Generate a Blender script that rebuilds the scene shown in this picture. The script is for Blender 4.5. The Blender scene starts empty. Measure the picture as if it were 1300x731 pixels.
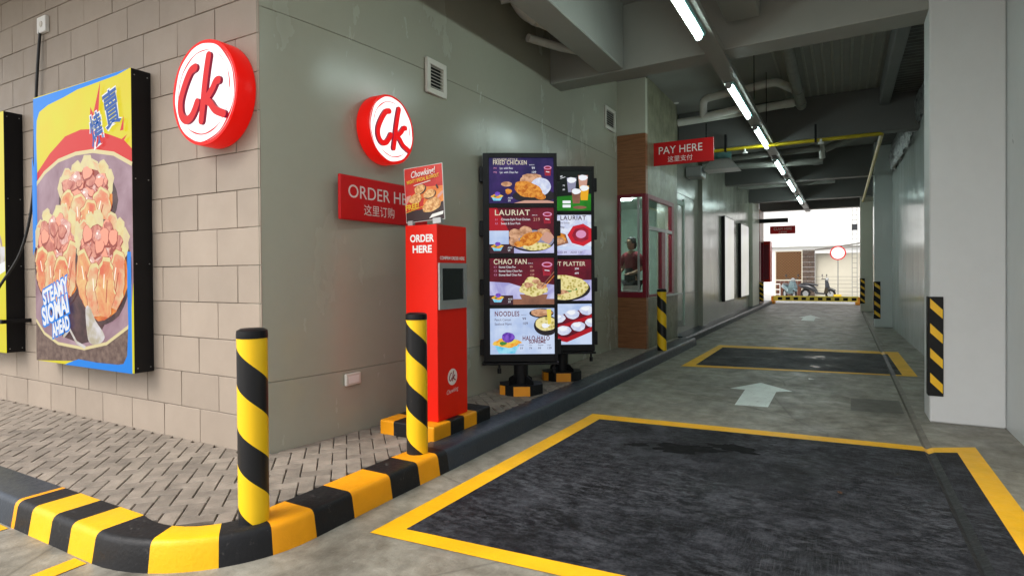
import bpy, bmesh, math, random
from mathutils import Vector, Matrix, Euler
R = math.radians
random.seed(7)
S = bpy.context.scene
COL = S.collection

# ------------------------------------------------------------------ camera
cam_d = bpy.data.cameras.new("camera"); cam = bpy.data.objects.new("camera", cam_d); COL.objects.link(cam)
fw = Vector((-0.48858476, 0.87247279, -0.00872654)); rt = Vector((0.87251452, 0.48853831, -0.00698099)); up = rt.cross(fw)
cam.matrix_world = Matrix(((rt.x, up.x, -fw.x, 0), (rt.y, up.y, -fw.y, 0), (rt.z, up.z, -fw.z, 1.5), (0, 0, 0, 1)))
cam_d.sensor_width = 36; cam_d.lens = 36 * 750 / 1300; cam_d.shift_y = -0.010
cam_d.clip_start = 0.05; cam_d.clip_end = 2000
S.camera = cam
# ------------------------------------------------------------------ sky, sun, exposure
W = bpy.data.worlds.new("World"); S.world = W; W.use_nodes = True
wn = W.node_tree; bg = wn.nodes["Background"]
sky = wn.nodes.new("ShaderNodeTexSky"); sky.sky_type = 'NISHITA'; sky.sun_disc = False
SUN_EL, SUN_AZ = 48, 205
sky.sun_elevation = R(SUN_EL); sky.sun_rotation = R(SUN_AZ); sky.dust_density = 4; sky.air_density = 1.0; sky.ozone_density = 1
hs = wn.nodes.new("ShaderNodeHueSaturation"); hs.inputs['Saturation'].default_value = .35
wn.links.new(sky.outputs[0], hs.inputs['Color']); wn.links.new(hs.outputs[0], bg.inputs[0]); bg.inputs[1].default_value = 0.15
sd = bpy.data.lights.new("sun", 'SUN'); so = bpy.data.objects.new("sun", sd); COL.objects.link(so)
sd.energy = .5; sd.angle = R(25); sd.color = (1, .95, .88)
dirv = Vector((math.sin(R(SUN_AZ)) * math.cos(R(SUN_EL)), math.cos(R(SUN_AZ)) * math.cos(R(SUN_EL)), math.sin(R(SUN_EL))))
so.rotation_euler = dirv.to_track_quat('Z', 'Y').to_euler()
S.view_settings.view_transform = 'Standard'; S.view_settings.look = 'None'; S.view_settings.exposure = 1.12; S.view_settings.gamma = 1
S.cycles.max_bounces = 8; S.cycles.diffuse_bounces = 5; S.cycles.glossy_bounces = 4; S.cycles.transmission_bounces = 6
S.cycles.use_denoising = True

# ------------------------------------------------------------------ materials
MATS = {}
def newmat(name):
    m = bpy.data.materials.new(name); m.use_nodes = True; MATS[name] = m
    return m, m.node_tree, m.node_tree.nodes["Principled BSDF"]
def N(t, typ, **kw):
    n = t.nodes.new(typ)
    for k, v in kw.items():
        if k.startswith('i_'): n.inputs[k[2:].replace('_', ' ')].default_value = v
        else: setattr(n, k, v)
    return n
def noise(t, vec, scale, detail=4, rough=.55, dist=0):
    n = N(t, "ShaderNodeTexNoise"); n.inputs['Scale'].default_value = scale; n.inputs['Detail'].default_value = detail
    n.inputs['Roughness'].default_value = rough; n.inputs['Distortion'].default_value = dist
    if vec: t.links.new(vec, n.inputs['Vector'])
    return n.outputs['Fac']
def ramp(t, fac, stops):
    r = N(t, "ShaderNodeValToRGB"); e = r.color_ramp.elements
    while len(e) < len(stops): e.new(.5)
    for k, (p, c) in enumerate(stops):
        e[k].position = p; e[k].color = (c, c, c, 1) if isinstance(c, (int, float)) else (*c, 1)
    t.links.new(fac, r.inputs[0]); return r.outputs[0]
def mix(t, fac, a, b, mode='MIX'):
    n = N(t, "ShaderNodeMix", data_type='RGBA', blend_type=mode)
    for s, v in ((n.inputs[0], fac), (n.inputs[6], a), (n.inputs[7], b)):
        if hasattr(v, 'is_output'): t.links.new(v, s)
        else: s.default_value = v if isinstance(v, (int, float)) else (*v, 1)
    return n.outputs[2]
def mathn(t, op, a, b=0.0):
    n = N(t, "ShaderNodeMath", operation=op)
    for s, v in ((n.inputs[0], a), (n.inputs[1], b)):
        if hasattr(v, 'is_output'): t.links.new(v, s)
        else: s.default_value = v
    return n.outputs[0]
def coords(t, scale=(1, 1, 1), world=False):
    if world: o = N(t, "ShaderNodeNewGeometry").outputs['Position']
    else: o = N(t, "ShaderNodeTexCoord").outputs['Object']
    if scale != (1, 1, 1):
        mp = N(t, "ShaderNodeMapping"); mp.inputs['Scale'].default_value = scale; t.links.new(o, mp.inputs['Vector']); o = mp.outputs[0]
    return o
def bump(t, b, h, strength=.2, dist=.01):
    n = N(t, "ShaderNodeBump"); n.inputs['Strength'].default_value = strength; n.inputs['Distance'].default_value = dist
    t.links.new(h, n.inputs['Height']); t.links.new(n.outputs[0], b.inputs['Normal'])
def plain(name, col, rough=.5, metal=0, var=.12, scale=6, bmp=.0, bscale=60, spec=.42, coat=0, rnd=0, stretch=(1, 1, 1), rvar=.06):
    """base colour broken by soft mottling, roughness varied, optional fine relief, optional per-object tint"""
    m, t, b = newmat(name); v = coords(t, stretch, world=True)
    f = noise(t, v, scale, 6, .6)
    lo = tuple(c * (1 - var) for c in col); hi = tuple(min(1, c * (1 + var)) for c in col)
    c = ramp(t, f, [(.3, lo), (.7, hi)])
    if rnd:
        oi = N(t, "ShaderNodeObjectInfo"); k = mathn(t, 'ADD', mathn(t, 'MULTIPLY', oi.outputs['Random'], 2 * rnd), 1 - rnd)
        hsv = N(t, "ShaderNodeHueSaturation"); t.links.new(c, hsv.inputs['Color']); t.links.new(k, hsv.inputs['Value']); c = hsv.outputs[0]
    t.links.new(c, b.inputs['Base Color'])
    b.inputs['Metallic'].default_value = metal; b.inputs['Specular IOR Level'].default_value = spec; b.inputs['Coat Weight'].default_value = coat
    r = ramp(t, noise(t, v, scale * 2.3, 4), [(.3, max(0, rough - rvar)), (.7, min(1, rough + rvar))]); t.links.new(r, b.inputs['Roughness'])
    if bmp: bump(t, b, noise(t, v, bscale, 5, .6), bmp, .004)
    return m
def emit(name, col, strength=1.0, col2=None, scale=40, lo=.4, hi=.6, dist=0, voronoi=False):
    m, t, b = newmat(name); b.inputs['Roughness'].default_value = .3; b.inputs['Specular IOR Level'].default_value = .12; b.inputs['Base Color'].default_value = (.01, .01, .01, 1)
    if col2:
        v = coords(t)
        if voronoi:
            vn = N(t, "ShaderNodeTexVoronoi"); vn.inputs['Scale'].default_value = scale; t.links.new(v, vn.inputs['Vector']); f = vn.outputs['Distance']
        else: f = noise(t, v, scale, 4, .6, dist)
        t.links.new(ramp(t, f, [(lo, col), (hi, col2)]), b.inputs['Emission Color'])
    else: b.inputs['Emission Color'].default_value = (*col, 1)
    b.inputs['Emission Strength'].default_value = strength
    return m

def wallpaint(name, col, rough, blotch=.06, streak=0):
    m, t, b = newmat(name); v = coords(t, world=True); vs = coords(t, (1, 1, .4), world=True)
    f = noise(t, v, .9, 7, .6, .3); g = noise(t, v, 9, 6, .7)
    c = mix(t, .4, ramp(t, f, [(.2, tuple(x * (1 - blotch * 1.8) for x in col)), (.8, tuple(x * (1 + blotch) for x in col))]),
            ramp(t, g, [(.2, tuple(x * (1 - blotch) for x in col)), (.8, tuple(x * (1 + blotch) for x in col))]))
    t.links.new(c, b.inputs['Base Color'])
    r = ramp(t, noise(t, vs, 2.2, 5, .6), [(.2, rough - .05), (.8, rough + .09)]); t.links.new(r, b.inputs['Roughness'])
    h = mix(t, .3, noise(t, vs, 2.4, 3, .5, .4), noise(t, v, 14, 3, .5))
    if streak: h = mix(t, .6, h, noise(t, coords(t, (3, 3, .12), world=True), 3.2, 4, .6))
    bump(t, b, h, .16 + streak, .02)
    return m
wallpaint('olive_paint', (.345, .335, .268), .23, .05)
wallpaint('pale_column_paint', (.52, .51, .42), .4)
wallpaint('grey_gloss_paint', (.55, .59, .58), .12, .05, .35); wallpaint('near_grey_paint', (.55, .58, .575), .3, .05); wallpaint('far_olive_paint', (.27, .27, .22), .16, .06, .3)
wallpaint('pillar_paint', (.60, .605, .60), .5, .06)
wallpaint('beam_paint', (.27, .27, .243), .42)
wallpaint('shaded_beam_paint', (.115, .115, .11), .5)  # darker copy of the beam paint, shade deeper in put into the colour
wallpaint('soffit_paint', (.27, .27, .25), .55)
plain('block_paint', (.305, .250, .198), .6, var=.06, scale=3, bmp=.35, bscale=45, rnd=.065)
plain('mortar', (.22, .19, .155), .85, var=.15, bmp=.5)
plain('paver', (.215, .182, .148), .75, var=.28, scale=7, bmp=.8, bscale=70, rnd=.18)
plain('grout', (.05, .045, .04), .95)
plain('black_plastic', (.006, .006, .007), .38, bmp=.1, spec=.22)
plain('black_metal', (.006, .006, .007), .4, metal=.0, bmp=.08, spec=.22)
plain('black_rubber', (.009, .009, .009), .5, bmp=.4, bscale=90, spec=.2)
plain('yellow_patch', (.80, .46, .015), .38, var=.06)
plain('orange_patch', (.80, .30, .015), .4, var=.06)
plain('red_gloss', (.72, .012, .003), .3, var=.02, spec=.25, rvar=.02)
plain('red_sign', (.56, .008, .010), .35, var=.02, spec=.25, rvar=.02)
plain('white_paint', (.78, .77, .74), .4, var=.04)
plain('white_vinyl', (.8, .8, .78), .4, var=.02)
plain('pink_vinyl', (.72, .60, .56), .4, var=.03)
plain('silver', (.42, .43, .43), .35, metal=.7, var=.05)
plain('pvc_white', (.6, .59, .55), .42, var=.1, scale=4)
plain('grey_pipe', (.24, .24, .22), .45, var=.15)
plain('yellow_pipe', (.45, .34, .01), .35, var=.15)
plain('steel_tray', (.36, .38, .38), .36, metal=.3, var=.1)
plain('maroon_paint', (.20, .008, .022), .35, var=.08)
plain('lamp_housing', (.22, .50, .50), .3, var=.05)
plain('ribbed_dark', (.10, .10, .095), .45, var=.3)
plain('deck_steel', (.33, .33, .30), .45, metal=.0, var=.12)
plain('cable_black', (.012, .011, .01), .5)
plain('ivory_plastic', (.62, .58, .52), .4, var=.03)
plain('skin', (.30, .16, .10), .55); plain('shirt', (.16, .01, .02), .8); plain('apron', (.015, .015, .018), .8); plain('hair', (.01, .008, .007), .6)
plain('scooter_dark', (.03, .032, .035), .35, coat=.4); plain('scooter_teal', (.10, .16, .17), .3, coat=.5); plain('tyre', (.01, .01, .01), .85)
plain('backing_brown', (.075, .03, .01), .8); plain('lattice_wood', (.20, .10, .035), .7, var=.25, scale=12); plain('stone', (.085, .06, .045), .85, var=.35, scale=7, bmp=.6, bscale=12)
plain('cream_wall', (.55, .52, .42), .7, var=.05, scale=1); plain('roof_sheet', (.14, .13, .11), .5)
plain('bright_paint', (.8, .8, .78), .6, var=.04, scale=.6); plain('facade_grey', (.66, .66, .65), .7, var=.08, scale=.5); plain('window_dark', (.30, .33, .34), .3)
plain('rust_brown', (.085, .03, .014), .8, var=.3)
plain('mottled_panel', (.20, .19, .125), .40, var=.4, scale=3.5)

def wood():
    m, t, b = newmat('wood_laminate'); v = coords(t, (2.0, 2.0, 26), world=True)
    f = noise(t, v, 1.6, 8, .65, .6); c = ramp(t, f, [(.3, (.16, .055, .018)), (.52, (.27, .105, .04)), (.75, (.36, .155, .062))])
    t.links.new(c, b.inputs['Base Color']); b.inputs['Roughness'].default_value = .42; bump(t, b, f, .15, .002)
wood()
def foil():  # crumpled silver surface put in for highlights on the right wall
    m, t, b = newmat('highlight_foil'); v = coords(t, world=True)
    f = noise(t, v, 14, 6, .65, .4); t.links.new(ramp(t, f, [(.3, (.10, .10, .105)), (.7, (.5, .51, .5))]), b.inputs['Base Color'])
    b.inputs['Metallic'].default_value = .75; b.inputs['Roughness'].default_value = .36; bump(t, b, f, .9, .03)
foil()
def concrete():
    m, t, b = newmat('floor_concrete'); v = coords(t, world=True); vs = coords(t, (1, .35, 1), world=True)
    f = noise(t, v, .9, 8, .68, .5); g = noise(t, v, 6.5, 8, .7, .3); s = noise(t, vs, 2.2, 5, .6)
    c = ramp(t, f, [(.30, (.115, .102, .077)), (.5, (.215, .198, .158)), (.68, (.32, .30, .25))])
    c = mix(t, .55, c, ramp(t, g, [(.34, (.085, .075, .056)), (.66, (.36, .34, .285))]))
    dark = ramp(t, s, [(.48, 0.0), (.68, .7)]); c = mix(t, dark, c, (.07, .062, .048))
    spk = ramp(t, noise(t, v, 75, 3, .7), [(.60, 0.0), (.72, .6)]); c = mix(t, spk, c, (.07, .065, .055))
    cr = N(t, 'ShaderNodeTexVoronoi', feature='DISTANCE_TO_EDGE'); cr.inputs['Scale'].default_value = .55; t.links.new(mix(t, .12, v, N(t, 'ShaderNodeTexNoise').outputs['Color']), cr.inputs['Vector'])
    c = mix(t, ramp(t, cr.outputs['Distance'], [(.0, .5), (.006, 0.0)]), c, (.05, .045, .035))
    pale = ramp(t, noise(t, v, 24, 6, .8, .5), [(.60, 0.0), (.74, .6)]); c = mix(t, pale, c, (.36, .345, .30))
    t.links.new(c, b.inputs['Base Color'])
    t.links.new(ramp(t, noise(t, v, 3.1, 6, .6), [(.3, .34), (.7, .66)]), b.inputs['Roughness'])
    bump(t, b, mix(t, .5, g, noise(t, v, 60, 4, .6)), .6, .008)
concrete()
def blackmat(name, wet):
    m, t, b = newmat(name); v = coords(t, world=True); vs = coords(t, (.8, 1.7, 1), world=True); vt = coords(t, (9, .7, 1), world=True)
    f = noise(t, v, 2.4, 12, .85, .2); g = noise(t, vs, 11, 12, .85, .25); h = noise(t, coords(t, (14, .8, 1), world=True), 9, 8, .75)
    c = ramp(t, f, [(.40, (.0025, .0025, .003)), (.5, (.010, .0105, .013)), (.61, (.042, .044, .051))])
    dz = ramp(t, noise(t, v, .65, 4, .55), [(.40, .15), (.60, 1.0)]); c = mix(t, mathn(t, 'MULTIPLY', ramp(t, g, [(.47, 0.0), (.60, .9)]), dz), c, (.085, .089, .10))
    zone = ramp(t, noise(t, v, .55, 3, .5), [(.42, 0.0), (.56, 1.0)])
    c = mix(t, mathn(t, 'MULTIPLY', ramp(t, h, [(.5, 0.0), (.66, .7)]), zone), c, (.058, .060, .067))
    br = N(t, "ShaderNodeTexBrick"); br.inputs['Scale'].default_value = 34; br.inputs['Mortar Size'].default_value = .03; br.inputs['Mortar Smooth'].default_value = .6; t.links.new(vs, br.inputs['Vector'])
    c = mix(t, mathn(t, 'MULTIPLY', mathn(t, 'MULTIPLY', br.outputs['Fac'], ramp(t, noise(t, v, .9, 4), [(.5, 0.0), (.6, 1.0)])), .55), c, (.008, .008, .009))
    oil = ramp(t, noise(t, v, 1.1, 9, .7, .4), [(.57, 0.0), (.66, .8)]); c = mix(t, oil, c, (.004, .004, .004))
    spk = ramp(t, noise(t, v, 60, 4, .8), [(.66, 0.0), (.76, .8)]); c = mix(t, spk, c, (.17, .17, .18))
    t.links.new(c, b.inputs['Base Color'])
    t.links.new(ramp(t, noise(t, v, 1.7, 6, .65, .3), [(.33, .08), (.36, .5), (.7, .75)] if wet else [(.3, .52), (.7, .82)]), b.inputs['Roughness'])
    b.inputs['Specular IOR Level'].default_value = .14
    bump(t, b, mix(t, .6, g, noise(t, v, 90, 5, .8)), .7, .006)
blackmat('black_floor_paint', False); blackmat('wet_black_floor_paint', True)
def worn(name, col, under, amt=.62, rough=.45):
    amt -= .045
    m, t, b = newmat(name); v = coords(t, world=True)
    f = noise(t, v, 18, 8, .75, .3); g = noise(t, v, 3, 5, .6)
    c = ramp(t, g, [(.3, tuple(x * .86 for x in col)), (.7, tuple(min(1, x * 1.08) for x in col))])
    c = mix(t, ramp(t, f, [(amt, 0.0), (amt + .12, .85)]), c, under)
    t.links.new(c, b.inputs['Base Color']); t.links.new(ramp(t, f, [(.3, rough - .1), (.7, rough + .15)]), b.inputs['Roughness'])
    b.inputs['Specular IOR Level'].default_value = .26
    bump(t, b, mix(t, .5, noise(t, v, 7, 5, .6), noise(t, v, 55, 4)), .5, .008)
worn('yellow_line_paint', (.82, .43, .008), (.3, .2, .06), .72)
worn('kerb_yellow', (.80, .43, .008), (.35, .2, .05), .70, .42)
worn('orange_and_redlit_kerb', (.80, .32, .006), (.3, .15, .04), .69, .42)  # on the kerb: same yellow paint, with red light put into the colour
worn('kerb_black', (.010, .010, .011), (.08, .075, .07), .63, .48)
worn('kerb_slate', (.034, .042, .054), (.07, .07, .07), .74, .34)
worn('arrow_white', (.78, .84, .80), (.2, .19, .16), .62)
def helix():
    m, t, b = newmat('helix_tape'); v = coords(t); sp = N(t, "ShaderNodeSeparateXYZ"); t.links.new(v, sp.inputs[0])
    a = mathn(t, 'DIVIDE', mathn(t, 'ARCTAN2', sp.outputs[1], sp.outputs[0]), 2 * math.pi)
    s = mathn(t, 'FRACT', mathn(t, 'ADD', mathn(t, 'DIVIDE', sp.outputs[2], .43), mathn(t, 'MULTIPLY', a, 1.0)))
    fac = mathn(t, 'GREATER_THAN', s, .47); sc = noise(t, v, 30, 6, .7)
    c = mix(t, fac, (.012, .012, .013), (.82, .50, .012)); c = mix(t, ramp(t, sc, [(.68, 0.0), (.8, .3)]), c, (.25, .22, .18))
    t.links.new(c, b.inputs['Base Color']); b.inputs['Roughness'].default_value = .3; b.inputs['Specular IOR Level'].default_value = .3
helix()
def glassm():
    m, t, b = newmat('window_glass'); b.inputs['Transmission Weight'].default_value = 1; b.inputs['Roughness'].default_value = .02; b.inputs['IOR'].default_value = 1.45
    b.inputs['Base Color'].default_value = (.8, .88, .86, 1)
glassm()
emit('lamp_tube', (.80, 1.0, .96), 17)
emit('booth_lamp', (.85, 1, .92), 55)
plain('booth_wall', (.42, .52, .46), .6)

# ------------------------------------------------------------------ mesh builder
class MB:
    def __init__(s): s.v = []; s.f = []; s.m = []; s.sm = []
    def add(s, vs, fs, mi=0, smooth=False):
        o = len(s.v); s.v += [tuple(p) for p in vs]
        for f in fs: s.f.append(tuple(i + o for i in f)); s.m.append(mi); s.sm.append(smooth)
        return s
    def box(s, x0, x1, y0, y1, z0, z1, mi=0, c=0.0):
        if c:   # chamfered box
            vs = []; 
            for (X, xs) in ((x0, 1), (x1, -1)):
                for (Y, ys) in ((y0, 1), (y1, -1)):
                    for (Z, zs) in ((z0, 1), (z1, -1)):
                        vs += [(X, Y + ys * c, Z + zs * c), (X + xs * c, Y, Z + zs * c), (X + xs * c, Y + ys * c, Z)]
            bm = bmesh.new(); bv = [bm.verts.new(p) for p in vs]; r = bmesh.ops.convex_hull(bm, input=bv)
            bmesh.ops.dissolve_limit(bm, angle_limit=.01, verts=bm.verts, edges=bm.edges)
            bm.verts.index_update(); s.add([p.co[:] for p in bm.verts], [[q.index for q in f.verts] for f in bm.faces], mi); bm.free(); return s
        v = [(x0, y0, z0), (x1, y0, z0), (x1, y1, z0), (x0, y1, z0), (x0, y0, z1), (x1, y0, z1), (x1, y1, z1), (x0, y1, z1)]
        return s.add(v, [(0, 3, 2, 1), (4, 5, 6, 7), (0, 1, 5, 4), (1, 2, 6, 5), (2, 3, 7, 6), (3, 0, 4, 7)], mi)
    def prism(s, poly, a, b, axis='y', mi=0, smooth=False):
        """poly in the plane across axis, extruded from a to b"""
        n = len(poly)
        def P(u, w, t): return (u, t, w) if axis == 'y' else ((t, u, w) if axis == 'x' else (u, w, t))
        vs = [P(u, w, a) for u, w in poly] + [P(u, w, b) for u, w in poly]
        s.add(vs, [tuple(range(n)), tuple(range(2 * n - 1, n - 1, -1))], mi)
        s.add(vs, [(i, (i + 1) % n, n + (i + 1) % n, n + i) for i in range(n)], mi, smooth); return s
    def tube(s, pts, r, n=12, mi=0, cap=True):
        pts = [Vector(p) for p in pts]; rs = r if isinstance(r, (list, tuple)) else [r] * len(pts)
        vs = []; up0 = None
        for i, p in enumerate(pts):
            d = (pts[min(i + 1, len(pts) - 1)] - pts[max(i - 1, 0)]).normalized()
            if up0 is None: up0 = d.orthogonal().normalized()
            up0 = (up0 - d * up0.dot(d)).normalized(); q = d.cross(up0)
            for k in range(n):
                a = 2 * math.pi * k / n; vs.append(p + up0 * math.cos(a) * rs[i] + q * math.sin(a) * rs[i])
        fs = [(i * n + k, i * n + (k + 1) % n, (i + 1) * n + (k + 1) % n, (i + 1) * n + k) for i in range(len(pts) - 1) for k in range(n)]
        s.add(vs, fs, mi, True)
        if cap:
            s.add([vs[k] for k in range(n)], [tuple(range(n - 1, -1, -1))], mi); s.add(vs[-n:], [tuple(range(n))], mi)
        return s
    def lathe(s, prof, n=32, c=(0, 0, 0), axis='z', mi=0):
        vs = []
        for r, h in prof:
            for k in range(n):
                a = 2 * math.pi * k / n; x, y = r * math.cos(a), r * math.sin(a)
                vs.append((c[0] + x, c[1] + y, c[2] + h) if axis == 'z' else (c[0] + x, c[1] + h, c[2] + y))
        return s.add(vs, [(i * n + k, i * n + (k + 1) % n, (i + 1) * n + (k + 1) % n, (i + 1) * n + k) for i in range(len(prof) - 1) for k in range(n)], mi, True)
    def build(s, name, mats, parent=None, bevel=0, recalc=True):
        me = bpy.data.meshes.new(name); me.from_pydata(s.v, [], s.f)
        for m in (mats if isinstance(mats, (list, tuple)) else [mats]): me.materials.append(MATS[m] if isinstance(m, str) else m)
        me.polygons.foreach_set('material_index', s.m); me.polygons.foreach_set('use_smooth', s.sm)
        if recalc:
            bm = bmesh.new(); bm.from_mesh(me); bmesh.ops.remove_doubles(bm, verts=bm.verts, dist=1e-5); bmesh.ops.recalc_face_normals(bm, faces=bm.faces); bm.to_mesh(me); bm.free()
        if any(s.sm): me.set_sharp_from_angle(angle=R(38))
        me.update()
        o = bpy.data.objects.new(name, me); COL.objects.link(o)
        if parent: o.parent = parent
        if bevel:
            b = o.modifiers.new('bevel', 'BEVEL'); b.width = bevel; b.segments = 2; b.limit_method = 'ANGLE'; b.angle_limit = R(40); b.harden_normals = False
        return o
def tag(o, label=None, cat=None, group=None, kind=None):
    for k, v in (('label', label), ('category', cat), ('group', group), ('kind', kind)):
        if v: o[k] = v
    return o
def thing(name, loc, rz=0, label=None, cat=None, group=None, kind=None):
    o = bpy.data.objects.new(name, None); COL.objects.link(o); o.location = loc; o.rotation_euler = (0, 0, rz); o.empty_display_size = .1
    return tag(o, label, cat, group, kind)
def place(o, loc, rz=0):
    o.location = loc; o.rotation_euler = (0, 0, rz); return o
def copy_tree(root, loc=None, rz=None):
    c = root.copy(); COL.objects.link(c)
    if loc is not None: c.location = loc
    if rz is not None: c.rotation_euler = (0, 0, rz)
    for ch in list(root.children):
        d = ch.copy(); COL.objects.link(d); d.parent = c
        for g in list(ch.children):
            e = g.copy(); COL.objects.link(e); e.parent = d
    return c

# flat print: local frame x right, z up, -y towards the reader
def text_mesh(body, size, x, z, y, mat, parent, name='lettering', align='LEFT', bold=0.0, ext=0.0, sx=1.0, shear=0.0, rot=0.0, space=1.0, width=None):
    cu = bpy.data.curves.new('t', 'FONT'); cu.body = body; cu.size = size; cu.align_x = align; cu.align_y = 'CENTER'
    cu.offset = bold; cu.extrude = ext; cu.shear = shear; cu.space_character = space; cu.resolution_u = 4
    o = bpy.data.objects.new('t', cu); COL.objects.link(o)
    dg = bpy.context.evaluated_depsgraph_get(); me = bpy.data.meshes.new_from_object(o.evaluated_get(dg)); bpy.data.objects.remove(o); bpy.data.curves.remove(cu)
    me.name = name
    if width:
        xs = [v.co.x for v in me.vertices]
        if xs: sx = width / (max(xs) - min(xs))
    M = Matrix.Translation((x, y, z)) @ Matrix.Rotation(-rot, 4, 'Y') @ Matrix.Rotation(R(90), 4, 'X') @ Matrix.Diagonal((sx, 1, 1, 1))
    me.transform(M); me.materials.clear(); me.materials.append(MATS[mat])
    o = bpy.data.objects.new(name, me); COL.objects.link(o); o.parent = parent
    return o
def join_meshes(objs, name):
    return None
    base = objs[0]; mats = []; v = []; f = []; mi = []
    for o in objs:
        off = len(v); v += [tuple(p.co) for p in o.data.vertices]
        m = o.data.materials[0]
        if m not in mats: mats.append(m)
        for p in o.data.polygons: f.append(tuple(i + off for i in p.vertices)); mi.append(mats.index(m))
    me = bpy.data.meshes.new(name); me.from_pydata(v, [], f)
    for m in mats: me.materials.append(m)
    me.polygons.foreach_set('material_index', mi)
    par = base.parent
    for o in objs: bpy.data.objects.remove(o)
    o = bpy.data.objects.new(name, me); COL.objects.link(o); o.parent = par
    return o
class Art:
    """flat printed shapes stacked a fraction of a millimetre apart"""
    def __init__(s, w, h, y0=-.001, x0=0, z0=0, st=.0005): s.st = st; s.b = MB(); s.mats = []; s.y = y0; s.w = w; s.h = h; s.x0 = x0; s.z0 = z0
    def mi(s, m):
        if m not in s.mats: s.mats.append(m)
        return s.mats.index(m)
    def poly(s, pts, m):
        s.y -= s.st; s.b.add([(s.x0 + min(1, max(0, u)) * s.w, s.y, s.z0 + min(1, max(0, v)) * s.h) for u, v in pts], [tuple(range(len(pts)))], s.mi(m)); return s
    def rect(s, a, b, c, d, m): return s.poly([(a, c), (b, c), (b, d), (a, d)], m)
    def ell(s, cx, cy, rx, ry, m, rot=0, wob=0, k=3, n=26, seed=0, a0=0, a1=360):
        rnd = random.Random(seed + k * 7); ph = rnd.random() * 6; pts = []
        for i in range(n + (0 if a1 - a0 == 360 else 1)):
            a = R(a0) + R(a1 - a0) * i / n; q = 1 + wob * math.sin(k * a + ph) + wob * .6 * math.sin((2 * k + 1) * a + ph * 2)
            x, y = rx * q * math.cos(a), ry * q * math.sin(a)
            pts.append((cx + (x * math.cos(rot) - y * math.sin(rot) * s.h / s.w), cy + (x * math.sin(rot) * s.w / s.h + y * math.cos(rot))))
        return s.poly(pts, m)
    def stroke(s, pts, wd, m):
        ps = [Vector((u * s.w, v * s.h)) for u, v in pts]
        L = []; Rr = []
        for i, p in enumerate(ps):
            d = (ps[min(i + 1, len(ps) - 1)] - ps[max(i - 1, 0)]).normalized(); nn = Vector((-d.y, d.x)) * wd / 2
            L.append(p + nn); Rr.append(p - nn)
        s.y -= s.st; n = len(ps)
        vs = [(s.x0 + p.x, s.y, s.z0 + p.y) for p in L + Rr]
        s.b.add(vs, [(i, i + 1, n + i + 1, n + i) for i in range(n - 1)], s.mi(m)); return s
    def done(s, name, parent): return s.b.build(name, s.mats, parent, recalc=False)

def smooth_path(pts, n=6):
    out = []
    P = [Vector(p) for p in pts]
    for i in range(len(P) - 1):
        p0 = P[max(0, i - 1)]; p1 = P[i]; p2 = P[i + 1]; p3 = P[min(len(P) - 1, i + 2)]
        for k in range(n):
            t = k / n; out.append(.5 * ((2 * p1) + (p2 - p0) * t + (2 * p0 - 5 * p1 + 4 * p2 - p3) * t * t + (3 * p1 - p0 - 3 * p2 + p3) * t ** 3))
    out.append(P[-1]); return out
CK = [[(-.20, .53), (-.36, .47), (-.55, .22), (-.68, -.06), (-.66, -.30), (-.52, -.43), (-.36, -.40), (-.24, -.28), (-.15, -.14)],
      [(.22, .68), (.15, .42), (.08, .10), (.03, -.20), (-.03, -.50)],
      [(.50, .18), (.42, .16), (.30, .02), (.10, -.14)],
      [(.10, -.14), (.24, -.20), (.40, -.36), (.64, -.46)]]
def ck_letters(rad, y0, y1, face, side, parent, name, wd=.17, ox=0, oz=0):
    """raised brush letters as thick ribbons with round ends"""
    b = MB()
    for j, st in enumerate(CK):
        P = smooth_path([(u, v, 0) for u, v in st], 6); n = len(P); L = []; Q = []
        for i, p in enumerate(P):
            d = (P[min(i + 1, n - 1)] - P[max(0, i - 1)]).normalized(); nn = Vector((-d.y, d.x, 0)) * wd / 2 * (1.0 if j < 2 else .92)
            L.append(p + nn); Q.append(p - nn)
        d0 = (P[0] - P[1]).normalized(); d1 = (P[-1] - P[-2]).normalized()
        cap0 = [P[0] + Vector((d0.x * math.cos(a) - d0.y * math.sin(a), d0.x * math.sin(a) + d0.y * math.cos(a), 0)) * wd / 2 for a in (-1.0, -.5, 0, .5, 1.0)]
        cap1 = [P[-1] + Vector((d1.x * math.cos(a) - d1.y * math.sin(a), d1.x * math.sin(a) + d1.y * math.cos(a), 0)) * wd / 2 for a in (-1.0, -.5, 0, .5, 1.0)]
        ring = L + cap1[::-1] + Q[::-1] + cap0[::-1]
        m = len(ring); yy = y1 - j * .0008
        vs = [(ox + p.x * rad, y0, oz + p.y * rad) for p in ring] + [(ox + p.x * rad, yy, oz + p.y * rad) for p in ring]
        nL = len(L); fs = []
        front = [(m + i, m + i + 1, m + (m - 5 - 1 - i - 0) - 0, m + (m - 5 - i) - 0) for i in range(0)]
        # front built as quads between the two edges plus end fans
        o = len(b.v)
        q0 = nL + 5
        b.add(vs, [(m + i, m + i + 1, m + q0 + (nL - 2 - i), m + q0 + (nL - 1 - i)) for i in range(nL - 1)], 0)
        b.add(vs, [tuple(m + k for k in [nL - 1] + list(range(nL, nL + 5)) + [nL + 5])], 0)
        b.add(vs, [tuple(m + k for k in [q0 + nL - 1] + list(range(q0 + nL, m)) + [0])], 0)
        b.add(vs, [(i, (i + 1) % m, m + (i + 1) % m, m + i) for i in range(m)], 1)
    return b.build(name, [face, side], parent, recalc=False)

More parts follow.
